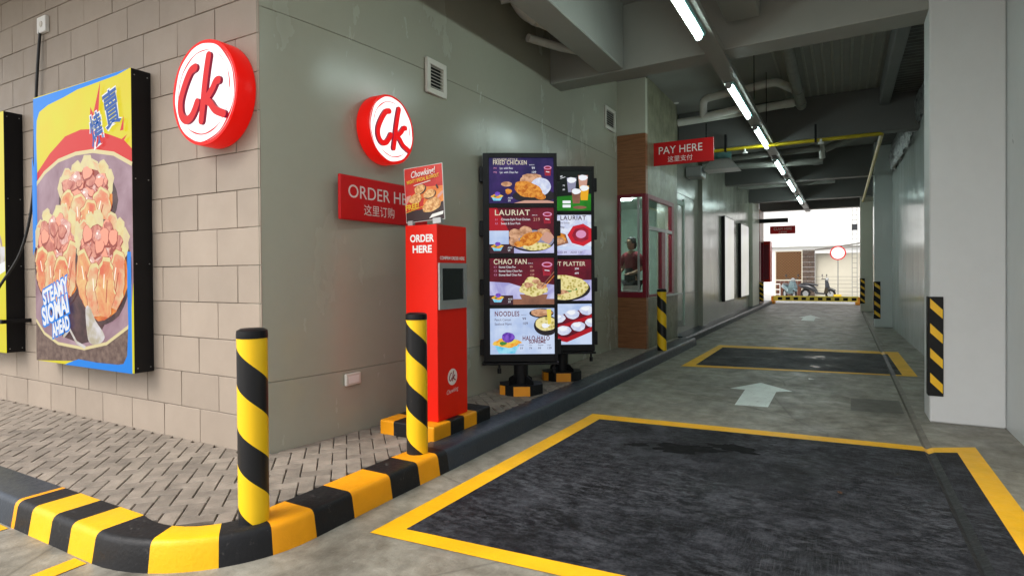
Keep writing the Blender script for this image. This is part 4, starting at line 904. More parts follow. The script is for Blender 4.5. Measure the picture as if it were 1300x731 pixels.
def board(loc, rz, label, second=False):
    t = thing('menu_board', loc, rz, label, 'menu board', 'lit menu boards on posts')
    w, h = .82, 2.31; z0 = .36; x0 = -w / 2   # local origin at the base on the pavement
    b = MB(); b.box(x0, -x0, 0, .11, z0, z0 + h, 0, .012); b.build('cabinet', 'black_metal', t)
    b = MB(); 
    for (u0, u1) in ((0, .085), (.955, 1)): b.box(x0 + u0 * w, x0 + u1 * w, -.018, -.0002, z0 + .004, z0 + h - .004)
    for (v0, v1) in ((0, .036), (.258, .274), (.498, .520), (.738, .758), (.978, 1)): b.box(x0 + .085 * w, x0 + .955 * w, -.018, -.0002, z0 + .004 + v0 * (h - .008), z0 + .004 + v1 * (h - .008))
    b.build('bezel', 'black_plastic', t, bevel=.003)
    b = MB(); b.box(x0 - .02, -x0 + .01, -.035, .12, z0 - .03, z0 - .003, 0, .004); b.build('drip_tray', 'black_metal', t)
    me = None
    for sx in (-1, 1):
        for v in (.07, .36, .64, .90):
            if me is None: q = MB(); q.box(-.022, .022, .01, .07, -.085, .085, 0, .006); o = q.build('hinge', 'black_plastic', t); me = o.data
            else: o = bpy.data.objects.new('hinge', me); COL.objects.link(o); o.parent = t
            o.location = (sx * (w / 2 + .018), 0, z0 + v * h)
    me = None
    for x in (-.24, .37):
        if me is None: q = MB(); q.tube([(0, .04, -.03), (0, .04, -.075)], .013, 10); q.tube([(0, .04, -.075), (0, .04, -.13)], .023, 10); o = q.build('lock_knob', 'black_plastic', t); me = o.data
        else: o = bpy.data.objects.new('lock_knob', me); COL.objects.link(o); o.parent = t
        o.location = (x, 0, z0)
    b = MB(); b.tube([(0, .06, .08), (0, .06, z0 - .01)], .082, 20); b.build('post', 'black_metal', t)
    for k in range(4):
        g_ = MB(); a_ = R(45 + 90 * k); d = Vector((math.cos(a_), math.sin(a_), 0)); p = Vector((-d.y, d.x, 0)) * .006
        B0 = Vector((0, .06, 0)); q = [B0 + d * .075 + Vector((0, 0, .10)), B0 + d * .19 + Vector((0, 0, .10)), B0 + d * .18 + Vector((0, 0, .155)), B0 + d * .10 + Vector((0, 0, .20)), B0 + d * .075 + Vector((0, 0, .20))]
        vs = [v - p for v in q] + [v + p for v in q]; n = 5
        g_.add(vs, [tuple(range(n)), tuple(range(2 * n - 1, n - 1, -1))] + [(i, (i + 1) % n, n + (i + 1) % n, n + i) for i in range(n)]); g_.build('gusset', 'black_metal', t)
    # hexagonal-ish base with orange patches
    hp = [(-.24, .0), (-.10, -.13), (.10, -.13), (.24, .0), (.24, .16), (.10, .25), (-.10, .25), (-.24, .16)]
    b = MB(); b.prism(hp, .0, .115, 'z'); b.build('base', 'kerb_black', t, bevel=.006)
    b = MB(); b.box(-.09, .09, -.1335, -.1305, .002, .108); b.build('reflective_patch', 'orange_patch', t)
    b = MB(); b.add([(-.2435, .004, .004), (-.2435, .15, .004), (-.2435, .15, .106), (-.2435, .004, .106)], [(0, 3, 2, 1)]); b.add([(-.238, -.007, .004), (-.18, -.060, .004), (-.18, -.060, .106), (-.238, -.007, .106)], [(0, 1, 2, 3)]); b.build('reflective_patch', 'orange_patch', t, recalc=False)
    vs = [(.744, .962), (.504, .720), (.263, .481), (.037, .256)]
    vs = [(1 - .242, .977), (1 - .480, .740), (1 - .724, .499), (.036, .257)]
    for k, (v0, v1) in enumerate([(.760, .977), (.521, .737), (.275, .497), (.037, .257)]):
        sw_, sh_ = .87 * w, (v1 - v0) * h; sx0, sz0 = x0 + .085 * w, z0 + v0 * h
        sc = thing('screen', (sx0, 0, sz0), 0); sc.parent = t; asp = sw_ / sh_
        a = Art(sw_, sh_, -.001); L = []
        def T(s_, size, u, v, m='s_white', wd=None, bold=0, al='LEFT', sh=0): L.append(text_mesh(s_, size, u * sw_, v * sh_, -.013, m, sc, align=al, width=(wd * sw_ if wd else None), bold=bold * .45, shear=sh, space=1.12 if size > .06 else 1.0))
        if not second:
            if k == 0:
                a.rect(0, 1, 0, 1, 's_navy'); cup(a, .91, .78, .055)
                a.ell(.27, .42, .085, .055, 's_ball'); a.ell(.30, .26, .05, .06, 's_chick', wob=.1, k=3); a.ell(.70, .16, .34, .15, 's_bowl'); a.poly([(.38, 0), (.55, .06), (.9, .06), (1, .03), (1, 0)], 's_peach')
                a.ell(.66, .52, .18, .13, 's_ball', wob=.06, k=5); a.ell(.80, .36, .155, .20, 's_rice', wob=.02); a.ell(.60, .30, .22, .17, 's_chick', wob=.05, rot=-.25); a.ell(.78, .16, .10, .08, 's_chick', rot=-.3); halo(a, .12, .14, .085)
                T('CHINESE-STYLE', .034, .06, .955, 's_cream', .38); T('FRIED CHICKEN', .066, .06, .885, 's_cream', .52, .0018); T('1pc. with Rice', .034, .16, .765, wd=.2); T('1pc. with Chao Fan', .034, .16, .675, wd=.28)
                T('M1', .03, .07, .765, 's_pink'); T('M2', .03, .07, .675, 's_pink'); T('starts at', .018, .62, .84); T('99', .036, .66, .765); T('109', .036, .655, .675); T('ADD', .024, .29, .11); T('59', .030, .29, .05)
            elif k == 1:
                a.rect(0, 1, 0, 1, 's_maroon'); a.poly([(0, 0.5), (.3, .5), (.12, 1), (0, 1)], 's_redm'); a.rect(0, .42, .2, .50, 's_pale'); a.rect(0, .38, 0, .2, 's_ink'); a.rect(.38, 1, 0, .2, 's_lilac'); a.rect(.3, 1, .2, .5, 's_maroon'); cup(a, .90, .86, .065)
                a.ell(.66, .28, .36, .25, 's_bowl'); a.ell(.66, .29, .34, .22, 's_steel'); a.ell(.40, .42, .10, .12, 's_ball', wob=.04); a.ell(.56, .48, .10, .12, 's_ball', wob=.04); a.ell(.38, .26, .08, .1, 's_ball', wob=.05); a.ell(.52, .32, .05, .04, 's_leaf', wob=.1)
                a.ell(.72, .15, .22, .09, 's_fried', wob=.05); a.ell(.84, .44, .12, .10, 's_ball', wob=.08, k=5); a.ell(.90, .34, .09, .12, 's_peach', wob=.1, k=4); a.ell(.64, .32, .18, .14, 's_chick', wob=.05, rot=.35); a.ell(.46, .20, .08, .07, 's_chick'); halo(a, .12, .14, .085)
                T('LAURIAT', .085, .08, .89, 's_cream', .54, .0025); T('Chinese-Style Fried Chicken', .036, .18, .745, wd=.45); T('Sweet & Sour Pork', .036, .18, .655, wd=.30); T('L1', .03, .09, .745, 's_pink'); T('L2', .03, .09, .655, 's_pink'); T('starts at', .018, .66, .84); T('219', .05, .68, .74, 's_peach'); T('ADD', .024, .28, .12); T('59', .030, .28, .06)
            elif k == 2:
                a.rect(0, 1, 0, 1, 's_maroon'); a.rect(0, 1, 0, .52, 's_lilac'); a.poly([(0, .5), (.3, .47), (.5, .38), (.62, .5), (1, .42), (1, .56), (0, .56)], 's_maroon'); a.poly([(.0, .46), (.25, .42), (.5, .30), (.45, .2), (.0, .2)], 's_lilac'); a.rect(.36, 1, 0, .12, 's_table'); a.rect(0, .36, 0, .2, 's_ink'); cup(a, .89, .86, .075)
                a.poly([(.46, .22), (.90, .22), (.86, .04), (.52, .04)], 's_table'); a.ell(.68, .34, .22, .16, 's_fried', wob=.06, k=5); a.ell(.66, .48, .12, .12, 's_fried', wob=.05, k=4, seed=3); a.ell(.60, .42, .07, .06, 's_ball', wob=.1); a.ell(.72, .50, .06, .05, 's_ball', wob=.1, seed=2); a.ell(.8, .40, .08, .07, 's_ball', wob=.1, seed=4)
                a.stroke([(.80, .38), (1, .70)], .010, 's_table'); a.stroke([(.82, .34), (1, .62)], .009, 's_chick'); halo(a, .12, .14, .085)
                T('CHAO FAN', .080, .06, .92, 's_cream', .51, .0022)
                for i, s_ in enumerate(('Siomai Chao Fan', 'Siomai Spicy Chao Fan', 'Siomai Beef Chao Fan')): T(s_, .034, .14, .81 - .085 * i, wd=(.26, .36, .35)[i]); T('C%d' % (i + 1), .028, .065, .81 - .085 * i, 's_pink'); T(('99', '109', '129')[i], .034, .62, .81 - .085 * i, 's_peach')
                T('starts at', .018, .59, .89); T('ADD', .024, .28, .12); T('59', .030, .28, .06)
            else:
                a.rect(0, 1, 0, 1, 's_pale'); a.ell(.80, .89, .19, .10, 's_bowl'); a.ell(.80, .90, .17, .08, 's_ball', wob=.05); a.ell(.88, .62, .20, .22, 's_bowl'); a.ell(.88, .66, .18, .15, 's_fried', wob=.03); a.ell(.86, .62, .06, .05, 's_white', wob=.1); a.poly([(.88, .98), (.95, .98), (.95, .68), (.90, .64)], 's_yel')
                halo(a, .26, .22, .20)
                T('NOODLES', .075, .07, .88, 's_inkr', .38, .003); T('Pancit Canton', .036, .07, .755, 's_ink', .25); T('Seafood Mami', .036, .07, .66, 's_ink', .26); T('starts at', .018, .48, .86, 's_ink'); T('99', .042, .50, .77, 's_ink'); T('109', .042, .50, .67, 's_ink')
                T('HALO-HALO', .068, .50, .345, 's_inkr', .42, .003); T('SUPREME', .050, .60, .27, 's_inkr', .26, .0025)
                for i in range(4): T(('Small', 'Mini', 'Regular', 'Large')[i], .020, .46 + .14 * i, .20, 's_ink'); T(('59', '79', '99', '139')[i], .034, .46 + .14 * i, .13, 's_ink')
        else:
            if k == 0:
                a.rect(0, 1, 0, 1, 's_green'); a.rect(0, 1, .55, 1, 's_black'); a.poly([(0, .3), (1, .42), (1, .6), (0, .6)], 's_black')
                for (cx, cy, m1) in ((.66, .66, 's_steel'), (.86, .72, 's_peach'), (.88, .46, 's_amber'), (.74, .38, 's_table')):
                    a.poly([(cx - .085, cy + .16), (cx + .085, cy + .16), (cx + .06, cy - .20), (cx - .06, cy - .20)], m1); a.ell(cx, cy + .10, .08, .07, 's_white', wob=.05)
                a.stroke([(.25, .78), (.5, .86)], .012, 's_white'); a.stroke([(.3, .72), (.55, .84)], .006, 's_white'); a.rect(.50, .64, .18, .25, 's_white'); a.rect(.50, .64, .08, .15, 's_white'); a.ell(.8, .08, .12, .04, 's_table')
                T('DRINKS', .06, .06, .86, 's_white', .3, .002); T('Milk Tea', .034, .20, .62); T('Iced Coffee', .034, .16, .52); T('79', .03, .50, .62); T('89', .03, .50, .52); T('Large upsize', .03, .10, .21); T('Add pearls', .03, .10, .11)
            elif k == 1:
                a.rect(0, 1, 0, 1, 's_pale'); a.rect(0, 1, .22, 1, 's_rice'); a.poly([(.02, .52), (.3, .62), (.55, .52), (.6, .3), (.3, .18), (0, .3)], 's_table'); a.ell(.34, .42, .22, .15, 's_chick', wob=.08, k=6); a.ell(.40, .36, .14, .09, 's_ball', wob=.1, k=5)
                a.poly([(.68, .72), (.86, .78), (1.0, .66), (1.0, .34), (.86, .22), (.66, .30), (.58, .5)], 's_red'); a.poly([(.72, .66), (.86, .70), (.95, .62), (.95, .40), (.84, .32), (.71, .36), (.66, .5)], 's_cup'); a.ell(.82, .52, .09, .10, 's_pink'); a.rect(.0, 1, 0, .13, 's_lilac')
                T('FAMILY LAURIAT', .075, .04, .92, 's_ink', .86, .0025); T('Good for the whole family', .03, .12, .80, 's_ink', .5); T('599', .042, .12, .68, 's_ink'); T('799', .042, .44, .68, 's_ink'); T('ADD 99    ADD 89    ADD 129', .034, .14, .065, 's_ink', .7)
            elif k == 2:
                a.rect(0, 1, 0, 1, 's_maroon'); a.rect(.6, 1, 0, .5, 's_lilac'); a.ell(.48, .28, .50, .30, 's_bowl'); a.ell(.48, .32, .46, .30, 's_fried', wob=.02, k=4); a.ell(.40, .24, .2, .1, 's_ball', wob=.12, k=6); a.ell(.62, .30, .12, .08, 's_leaf', wob=.15, k=5); a.ell(.60, .34, .16, .10, 's_fried', wob=.1, k=5, seed=4)
                T('TAKEOUT PLATTER', .075, .03, .89, 's_cream', .86, .002); T('Chao Fan Platter', .034, .06, .77); T('Pancit Platter', .034, .06, .66); T('399', .036, .70, .77); T('499', .036, .70, .66)
            else:
                a.rect(0, 1, 0, 1, 's_pale')
                for (bx, by) in ((.24, .52), (.34, .22)):
                    a.poly([(bx, by), (bx + .06, by + .16), (1.0, by + .40), (1.0, by + .16), (bx + .20, by - .06)], 's_maroon')
                    for i in range(3): a.ell(bx + .17 + .25 * i, by + .13 + .095 * i, .125, .115, 's_rice', wob=.04, seed=i); a.ell(bx + .15 + .25 * i, by + .17 + .095 * i, .07, .05, 's_white', wob=.1, seed=i)
                    a.poly([(bx, by), (bx + .22, by - .04), (1.0, by + .22), (1.0, by + .10), (bx + .22, by - .16), (bx + .02, by - .10)], 's_redm')
                T('BUNS', .06, .02, .74, 's_inkr', .14, .002); T('59', .04, .04, .58, 's_ink'); T('99', .04, .04, .38, 's_ink'); T('129', .04, .04, .22, 's_ink')
        a.done('picture', sc); join_meshes(L, 'lettering')
    return t
ang = math.atan2(.6, 1)
board((-3.115, 5.755, .15), ang, 'nearer menu board with four lit food screens, noodles at the bottom')
board((-3.065, 6.745, .15), ang, 'farther menu board with a green drinks screen, half hidden by the first', True)

# =================================================================== PAY BOOTH
pb = thing('pay_booth', (0, 0, 0), 0, 'pay booth with maroon framed windows and wood panelling', 'booth')
BX0, BX1, BY0, BY1 = -3.62, -2.975, 10.08, 12.3
def bx(name, mat, *a, bevel=0, c=0): b = MB(); b.box(*a, 0, c); return b.build(name, mat, pb, bevel=bevel)
bx('front_wood_panel', 'wood_laminate', BX0, BX1 - .002, BY0, BY0 + .12, .13, 1.05); bx('side_base_panel', 'mottled_panel', BX1 - .12, BX1, BY0 + .12, BY1, .13, 1.03)
bx('front_wood_panel', 'wood_laminate', BX0, BX1 - .002, BY0, BY0 + .12, 2.855, 3.90); bx('side_upper_panel', 'mottled_panel', BX1 - .12, BX1, BY0 + .12, BY1, 2.86, 4.9)
bx('column_face', 'pale_column_paint', BX0, BX1 - .001, BY0 + .0, BY0 + .119, 3.905, 4.86)
bx('corner_post', 'mottled_panel', BX1 - .12, BX1, 11.98, BY1, 1.03, 2.86)
# window frames
FW = .055
b = MB()
for (x0, x1, z0, z1) in ((-3.50, -3.50 + FW, 1.05, 2.855), (-3.04, BX1, 1.05, 2.855), (-3.50 + FW, -3.04, 1.05, 1.14), (-3.50 + FW, -3.04, 2.80, 2.855)): b.box(x0, x1, BY0 - .012, BY0 + .06, z0, z1)
wf = b.build('window_frame', 'maroon_paint', pb, bevel=.004)
b = MB(); b.box(-3.13, -3.10, BY0, BY0 + .04, 1.14, 2.80); b.build('mullion', 'silver', wf)
b = MB(); b.box(-3.50 + FW, -3.04, BY0 + .028, BY0 + .034, 1.14, 2.80); b.build('pane', 'window_glass', wf)
b = MB()
for (y0, y1, z0, z1) in ((BY0 + .061, 10.22, 1.05, 2.855), (11.80, 11.98, 1.05, 2.86), (10.22, 11.80, 1.05, 1.09), (10.22, 11.80, 2.78, 2.86), (11.05, 11.30, 1.09, 2.24)): b.box(BX1 - .06, BX1 + .012, y0, y1, z0, z1)
wf2 = b.build('window_frame', 'maroon_paint', pb, bevel=.004)
b = MB(); b.box(BX1 - .05, BX1 + .016, 10.22, 11.80, 2.24, 2.30); b.build('transom', 'silver', wf2); b = MB(); b.box(BX1 - .05, BX1 + .014, 11.30, 11.42, 1.09, 2.24); b.build('mullion', 'silver', wf2)
b = MB(); b.box(BX1 - .03, BX1 - .024, 10.22, 11.80, 2.30, 2.78); b.build('pane', 'window_glass', wf2)
b = MB(); b.box(BX1 - .03, BX1 - .024, 10.22, 11.05, 1.09, 2.24); b.build('pane', 'window_glass', wf2)
b = MB(); b.box(BX1 - .03, BX1 - .024, 11.42, 11.80, 1.09, 2.24); b.build('pane', 'window_glass', wf2)
b = MB(); b.box(BX1 - .02, BX1 + .10, 10.9, 12.32, 1.03, 1.062, 0, .004); b.build('sill', 'silver', pb)
# interior room
b = MB(); b.box(-5.6, -5.5, 10.2, 13.5, .3, 3.1); b.box(-5.5, -3.1, 13.4, 13.5, .3, 3.1); b.box(-5.5, BX0 - .0, 10.1, 10.2, .3, 3.1); b.build('interior_wall', 'booth_wall', pb)
b = MB(); b.box(-5.5, BX1 - .13, 10.21, 13.39, .3, .42); b.build('interior_floor', 'grey_pipe', pb)
b = MB(); b.box(-5.5, BX1 - .13, 10.21, 13.39, 2.95, 3.05); b.build('interior_ceiling', 'booth_wall', pb)
b = MB(); b.lathe([(.001, 2.90), (.16, 2.905), (.17, 2.95)], 20, (-3.75, 11.2, 0)); b.build('ceiling_lamp', 'booth_lamp', pb)
bx('counter', 'silver', -4.2, BX1 - .13, 10.25, 10.6, 1.12, 1.16)
cr = thing('cash_register', (-3.36, 10.42, 1.16), R(20), 'small white card machine on the booth counter', 'card machine')
b = MB(); b.prism([(-.08, 0), (.1, 0), (.1, .03), (-.08, .09)], -.14, .14, 'x'); b.build('body', 'ivory_plastic', cr); b = MB(); b.box(-.1, .1, -.05, .05, .09, .1); b.build('keypad', 'black_plastic', cr)

# ---- cashier
def skin_body(name, verts, edges, radii, mat, parent, sub=1):
    me = bpy.data.meshes.new(name); me.from_pydata(verts, edges, []); o = bpy.data.objects.new(name, me); COL.objects.link(o); o.parent = parent
    m = o.modifiers.new('skin', 'SKIN'); 
    for i, r in enumerate(radii): me.skin_vertices[0].data[i].radius = (r, r) if not isinstance(r, tuple) else r
    me.skin_vertices[0].data[0].use_root = True
    s = o.modifiers.new('sub', 'SUBSURF'); s.levels = s.render_levels = sub
    dg = bpy.context.evaluated_depsgraph_get(); me2 = bpy.data.meshes.new_from_object(o.evaluated_get(dg)); bpy.data.objects.remove(o)
    me2.materials.clear(); me2.materials.append(MATS[mat])
    for p in me2.polygons: p.use_smooth = True
    o = bpy.data.objects.new(name, me2); COL.objects.link(o); o.parent = parent; return o
pe = thing('person', (-3.60, 11.25, .42), R(-20), 'cashier in a dark cap and maroon shirt with black apron, inside the pay booth', 'person')
V = [(0, 0, .92), (0, 0, 1.10), (0, 0, 1.30), (0, -.01, 1.42), (0, -.01, 1.50)]
Ed = [(0, 1), (1, 2), (2, 3), (3, 4)]; Rd = [(.15, .11), (.13, .10), (.16, .11), (.10, .08), (.055, .055)]
hand = []
for s in (-1, 1):
    i = len(V); V += [(s * .17, -.01, 1.38), (s * .23, -.02, 1.12), (s * .17, -.24, 1.04), (s * .15, -.31, 1.04)]; Ed += [(3, i), (i, i + 1), (i + 1, i + 2), (i + 2, i + 3)]; Rd += [.065, .048, .034, .03]
    for q, (dx, dl) in enumerate(((-.028, .07), (-.010, .08), (.010, .075), (.027, .06))):
        j = len(V); V += [(s * .15 + dx, -.35, 1.035), (s * .15 + dx, -.35 - dl * .8, 1.02)]; Ed += [(i + 3, j), (j, j + 1)]; Rd += [.010, .008]
    j = len(V); V += [(s * .15 - s * .04, -.33, 1.03), (s * .15 - s * .055, -.36, 1.02)]; Ed += [(i + 3, j), (j, j + 1)]; Rd += [.011, .009]
    i = len(V); V += [(s * .09, 0, .86), (s * .10, -.01, .48), (s * .10, .02, .08), (s * .10, -.12, .04)]; Ed += [(0, i), (i, i + 1), (i + 1, i + 2), (i + 2, i + 3)]; Rd += [.095, .062, .042, .04]
skin_body('body', V, Ed, Rd, 'skin', pe)
# shirt and apron follow the body
skin_body('shirt', [(0, 0, .90), (0, 0, 1.10), (0, 0, 1.30), (0, -.01, 1.43), (-.18, -.01, 1.38), (-.24, -.02, 1.16), (.18, -.01, 1.38), (.24, -.02, 1.16)], [(0, 1), (1, 2), (2, 3), (3, 4), (4, 5), (3, 6), (6, 7)], [(.17, .125), (.15, .115), (.18, .125), (.105, .085), .08, .066, .08, .066], 'shirt', pe)
skin_body('apron', [(0, -.012, .55), (0, -.02, .85), (0, -.02, 1.08), (0, -.025, 1.20)], [(0, 1), (1, 2), (2, 3)], [(.19, .12), (.178, .125), (.155, .12), (.10, .115)], 'apron', pe)
skin_body('trousers', [(0, 0, .92), (-.09, 0, .84), (-.10, 0, .45), (-.10, .02, .10), (.09, 0, .84), (.10, 0, .45), (.10, .02, .10)], [(0, 1), (1, 2), (2, 3), (0, 4), (4, 5), (5, 6)], [(.155, .115), .105, .075, .06, .105, .075, .06], 'apron', pe)
b = MB(); n = 16
prof = [(.02, -.115), (.055, -.10), (.072, -.06), (.080, 0), (.082, .04), (.075, .085), (.05, .115), (.001, .125)]
b.lathe(prof, n, (0, 0, 0)); 
for i, v in enumerate(b.v): b.v[i] = (v[0] * .92, v[1] * 1.12 - .02 - (.012 if v[1] < -.05 else 0), v[2] + 1.615)
b.add([(-.012, -.112, 1.60), (.012, -.112, 1.60), (0, -.140, 1.588), (0, -.112, 1.635)], [(0, 1, 2), (0, 2, 3), (1, 3, 2)], 0)
hd = b.build('head', 'skin', pe)
for s in (-1, 1): b = MB(); b.lathe([(.001, -.002), (.010, 0), (.001, .002)], 8, (s * .030, -.112, 1.617), 'y'); b.build('eye', 'hair', pe)
b = MB(); b.box(-.022, .022, -.1135, -.108, 1.560, 1.567); b.build('mouth', 'hair', pe)
b = MB(); b.lathe([(.086, -.02), (.088, .03), (.078, .08), (.04, .11), (.001, .115)], 18, (0, 0, 0))
for i, v in enumerate(b.v): b.v[i] = (v[0], v[1] * 1.14 - .015, v[2] + 1.65)
b.prism([(-.06, -.10), (-.065, -.14), (-.03, -.185), (.03, -.185), (.065, -.14), (.06, -.10)], 1.645, 1.653, 'z'); b.build('cap', 'apron', pe)
b = MB(); b.lathe([(.001, -.10), (.06, -.09), (.084, -.03), (.086, .02), (.02, .06)], 14, (0, .02, 1.62)); b.build('hair', 'hair', pe)

# =================================================================== CORNER GUARDS
def guard(x0, x1, y, z0, z1, label, wrap=.12, n=4):
    t = thing('corner_guard', (x0, y, z0), 0, label, 'corner guard', 'black and yellow rubber corner guards'); w = x1 - x0; h = z1 - z0
    b = MB(); b.box(-.012, w, -.012, -.001, 0, h, 0, .003); b.box(-.0122, -.001, -.0011, wrap, 0, h, 0, .003); b.build('rubber_strip', 'black_rubber', t)
    me = None; p = h / n
    for k in range(n):
        if me is None: b = MB(); b.prism([(.006, p * .55), (w - .006, p * .12), (w - .006, p * .48), (.006, p * .93)], -.014, -.0115, 'y'); o = b.build('reflective_patch', 'yellow_patch', t); me = o.data
        else: o = bpy.data.objects.new('reflective_patch', me); COL.objects.link(o); o.parent = t
        o.location = (0, 0, p * k)
guard(.742, .855, 7.08, .262, 1.235, 'largest black and yellow guard on the nearest right pillar')
guard(.717, .86, 18.2, .22, 1.20, 'middle sized black and yellow guard on the second right pillar')
guard(.557, .70, 25.0, .28, 1.20, 'smallest black and yellow guard on the farthest right pillar')
guard(-2.98, -2.82, 26.05, .25, 1.05, 'black and yellow guard on the dark wood at the left of the exit', wrap=.1)

# blank lightboxes far left
emit('blank_exit_glow', (.72, .70, .74), .38, (.60, .62, .48), .7, .3, .7)  # face glow stands in for the bright exit reflected there
for (y0, y1, l) in ((18.10, 19.75, 'nearer of two blank white lightboxes on the far left wall'), (21.25, 23.1, 'farther of two blank white lightboxes on the far left wall')):
    t = thing('blank_lightbox', (-3.098, y0, .6), R(90), l, 'lightbox', 'blank lightboxes on the far left wall'); w = y1 - y0; h = 2.52
    b = MB(); b.box(0, w, -.095, 0, 0, h, 0, .005); b.build('cabinet', 'black_metal', t); b = MB(); b.box(.03, w - .03, -.100, -.0955, .03, h - .03); b.build('face', 'blank_exit_glow', t)
# claim booth and cabinet at the exit
cbt = thing('claim_booth', (0, 0, 0), 0, 'dark wood clad booth corner at the left of the exit', 'booth')
b = MB(); b.box(-3.4, -2.97, 26.07, 27.5, 0, 1.06); b.build('wood_panel', 'wood_laminate', cbt); b = MB(); b.box(-3.4, -2.97, 26.07, 27.5, 2.7, 4.0); b.build('wood_panel', 'wood_laminate', cbt)
b = MB(); b.box(-3.4, -2.96, 26.06, 26.3, 1.06, 2.7); b.box(-3.4, -2.96, 27.3, 27.5, 1.06, 2.7); b.box(-3.4, -3.05, 26.3, 27.3, 1.06, 2.7); b.build('window_frame', 'maroon_paint', cbt)
t = thing('red_cabinet', (-2.84, 27.52, 1.02), 0, 'tall red cabinet by the exit, above the wood panel', 'cabinet')
b = MB(); b.box(-.25, .12, 0, .8, 0, 1.75, 0, .01); b.build('body', 'red_gloss', t); b = MB(); b.box(-.2, .07, -.012, -.001, .1, 1.6); b.build('door', 'maroon_paint', t)

# =================================================================== EXIT: BARRIER AND YARD
plain('rail_yellow', (.88, .72, .10), .4)
br = thing('exit_barrier', (0, 29.5, 0), 0, 'low yellow and black striped barrier across the exit', 'barrier')
b = MB(); b.box(-2.78, .60, -.05, .05, .13, .36, 0, .01); b.build('rail', 'rail_yellow', br)
me = None
for k in range(10):
    if me is None: b = MB(); b.box(-.09, .09, -.054, -.0505, .18, .30); o = b.build('black_patch', 'black_rubber', br); me = o.data
    else: o = bpy.data.objects.new('black_patch', me); COL.objects.link(o); o.parent = br
    o.location = (-2.5 + k * .325, 0, 0)
for x in (-2.82, .62):
    b = MB(); b.box(x - .16, x + .12, -.25, .25, 0, .13, 0, .02); b.box(x - .05, x + .05, -.08, .08, .13, .34); b.build('foot', 'orange_patch', br)
sheet('yard_ground', [[(-30, 29.0), (30, 29.0), (30, 60), (-30, 60)]], .004, 'bright_paint', 'pale sunlit concrete yard beyond the exit') if False else None
plain('yard_concrete', (.45, .44, .41), .7, var=.15, scale=2, bmp=.3); sheet('yard_ground', [[(-30, 29.9), (30, 29.9), (30, 60), (-30, 60)]], .004, 'yard_concrete', 'pale concrete yard beyond the exit')
def scooter(loc, rz, body, label):
    t = thing('scooter', loc, rz, label, 'scooter', 'scooters parked beyond the exit')
    for y in (-.62, .62):
        b = MB(); n = 24; m = 8
        vs = []
        for i in range(n):
            A = 2 * math.pi * i / n
            for j in range(m):
                B = 2 * math.pi * j / m; r_ = .21 + .055 * math.cos(B); vs.append((.05 * math.sin(B), y + r_ * math.cos(A), .265 + r_ * math.sin(A)))
        b.add(vs, [(i * m + j, ((i + 1) % n) * m + j, ((i + 1) % n) * m + (j + 1) % m, i * m + (j + 1) % m) for i in range(n) for j in range(m)], 0, True)
        wl = b.build('wheel', 'tyre', t); b = MB(); b.prism([(y + .15 * math.cos(R(a)), .265 + .15 * math.sin(R(a))) for a in range(0, 360, 30)], -.02, .02, 'x'); b.build('rim', 'silver', wl)
    def loft(secs, name, mat):
        b = MB(); k = 12; rings = []
        for (y, z, w_, h_) in secs: rings += [(w_ * math.cos(2 * math.pi * i / k), y, z + h_ * math.sin(2 * math.pi * i / k)) for i in range(k)]
        b.add(rings, [(i * k + j, i * k + (j + 1) % k, (i + 1) * k + (j + 1) % k, (i + 1) * k + j) for i in range(len(secs) - 1) for j in range(k)], 0, True)
        b.add(rings[:k], [tuple(range(k))]); b.add(rings[-k:], [tuple(range(k))]); return b.build(name, mat, t)
    loft([(.98, .70, .04, .03), (.80, .66, .13, .12), (.45, .62, .17, .16), (.15, .50, .16, .15), (.02, .36, .12, .08)], 'tail_body', body)
    loft([(.88, .79, .06, .03), (.6, .80, .14, .05), (.2, .76, .13, .06), (.0, .70, .08, .04)], 'seat', 'scooter_dark')
    loft([(.1, .30, .15, .05), (-.3, .28, .16, .05), (-.42, .32, .12, .06)], 'floorboard', 'scooter_dark')
    b = MB(); b.add([(-.20, -.36, .30), (.20, -.36, .30), (.24, -.44, .62), (.13, -.40, .98), (-.13, -.40, .98), (-.24, -.44, .62), (0, -.55, .32), (0, -.60, .62), (0, -.50, .98)], [(0, 6, 7, 5), (6, 1, 2, 7), (5, 7, 8, 4), (7, 2, 3, 8), (0, 5, 4, 3, 2, 1)], 0, False); b.build('front_shield', body, t)
    loft([(-.40, .50, .06, .05), (-.62, .55, .085, .05), (-.86, .46, .07, .04)], 'mudguard', body)
    b = MB(); b.tube([(0, -.62, .27), (0, -.42, .98)], .035, 8); b.build('fork', 'scooter_dark', t)
    b = MB(); b.tube([(-.33, -.30, 1.04), (-.15, -.40, 1.05), (.15, -.40, 1.05), (.33, -.30, 1.04)], .02, 8); b.build('handlebar', 'scooter_dark', t)
    b = MB(); b.lathe([(.001, -.09), (.08, -.06), (.10, 0), (.06, .07)], 14, (0, -.45, 1.02), 'y'); b.build('headlight', 'silver', t)
    for s in (-1, 1): b = MB(); b.tube([(s * .26, -.33, 1.05), (s * .30, -.33, 1.22)], .008, 6); b.tube([(s * .30, -.34, 1.24), (s * .30, -.32, 1.24)], .06, 12); b.build('mirror', 'scooter_dark', t)
    return t
scooter((-2.45, 34.3, .004), R(25), 'scooter_teal', 'pale teal scooter parked facing the lane')
scooter((-1.15, 35.0, .004), R(72), 'scooter_dark', 'dark scooter parked side on beyond the exit')
b = MB(); 
for x in (-3.1, -2.85): b.tube([(x, 33.6, 0), (x, 33.6, .8)], .02, 6)
for z in (.25, .5, .78): b.box(-3.1, -2.85, 33.585, 33.615, z, z + .05)
tag(b.build('rack', 'white_paint'), 'small white rack left of the scooters', 'rack')
tm = thing('round_road_sign', (-.22, 35.2, 0), 0, 'round white road sign with red rim on a thin pole', 'road sign')
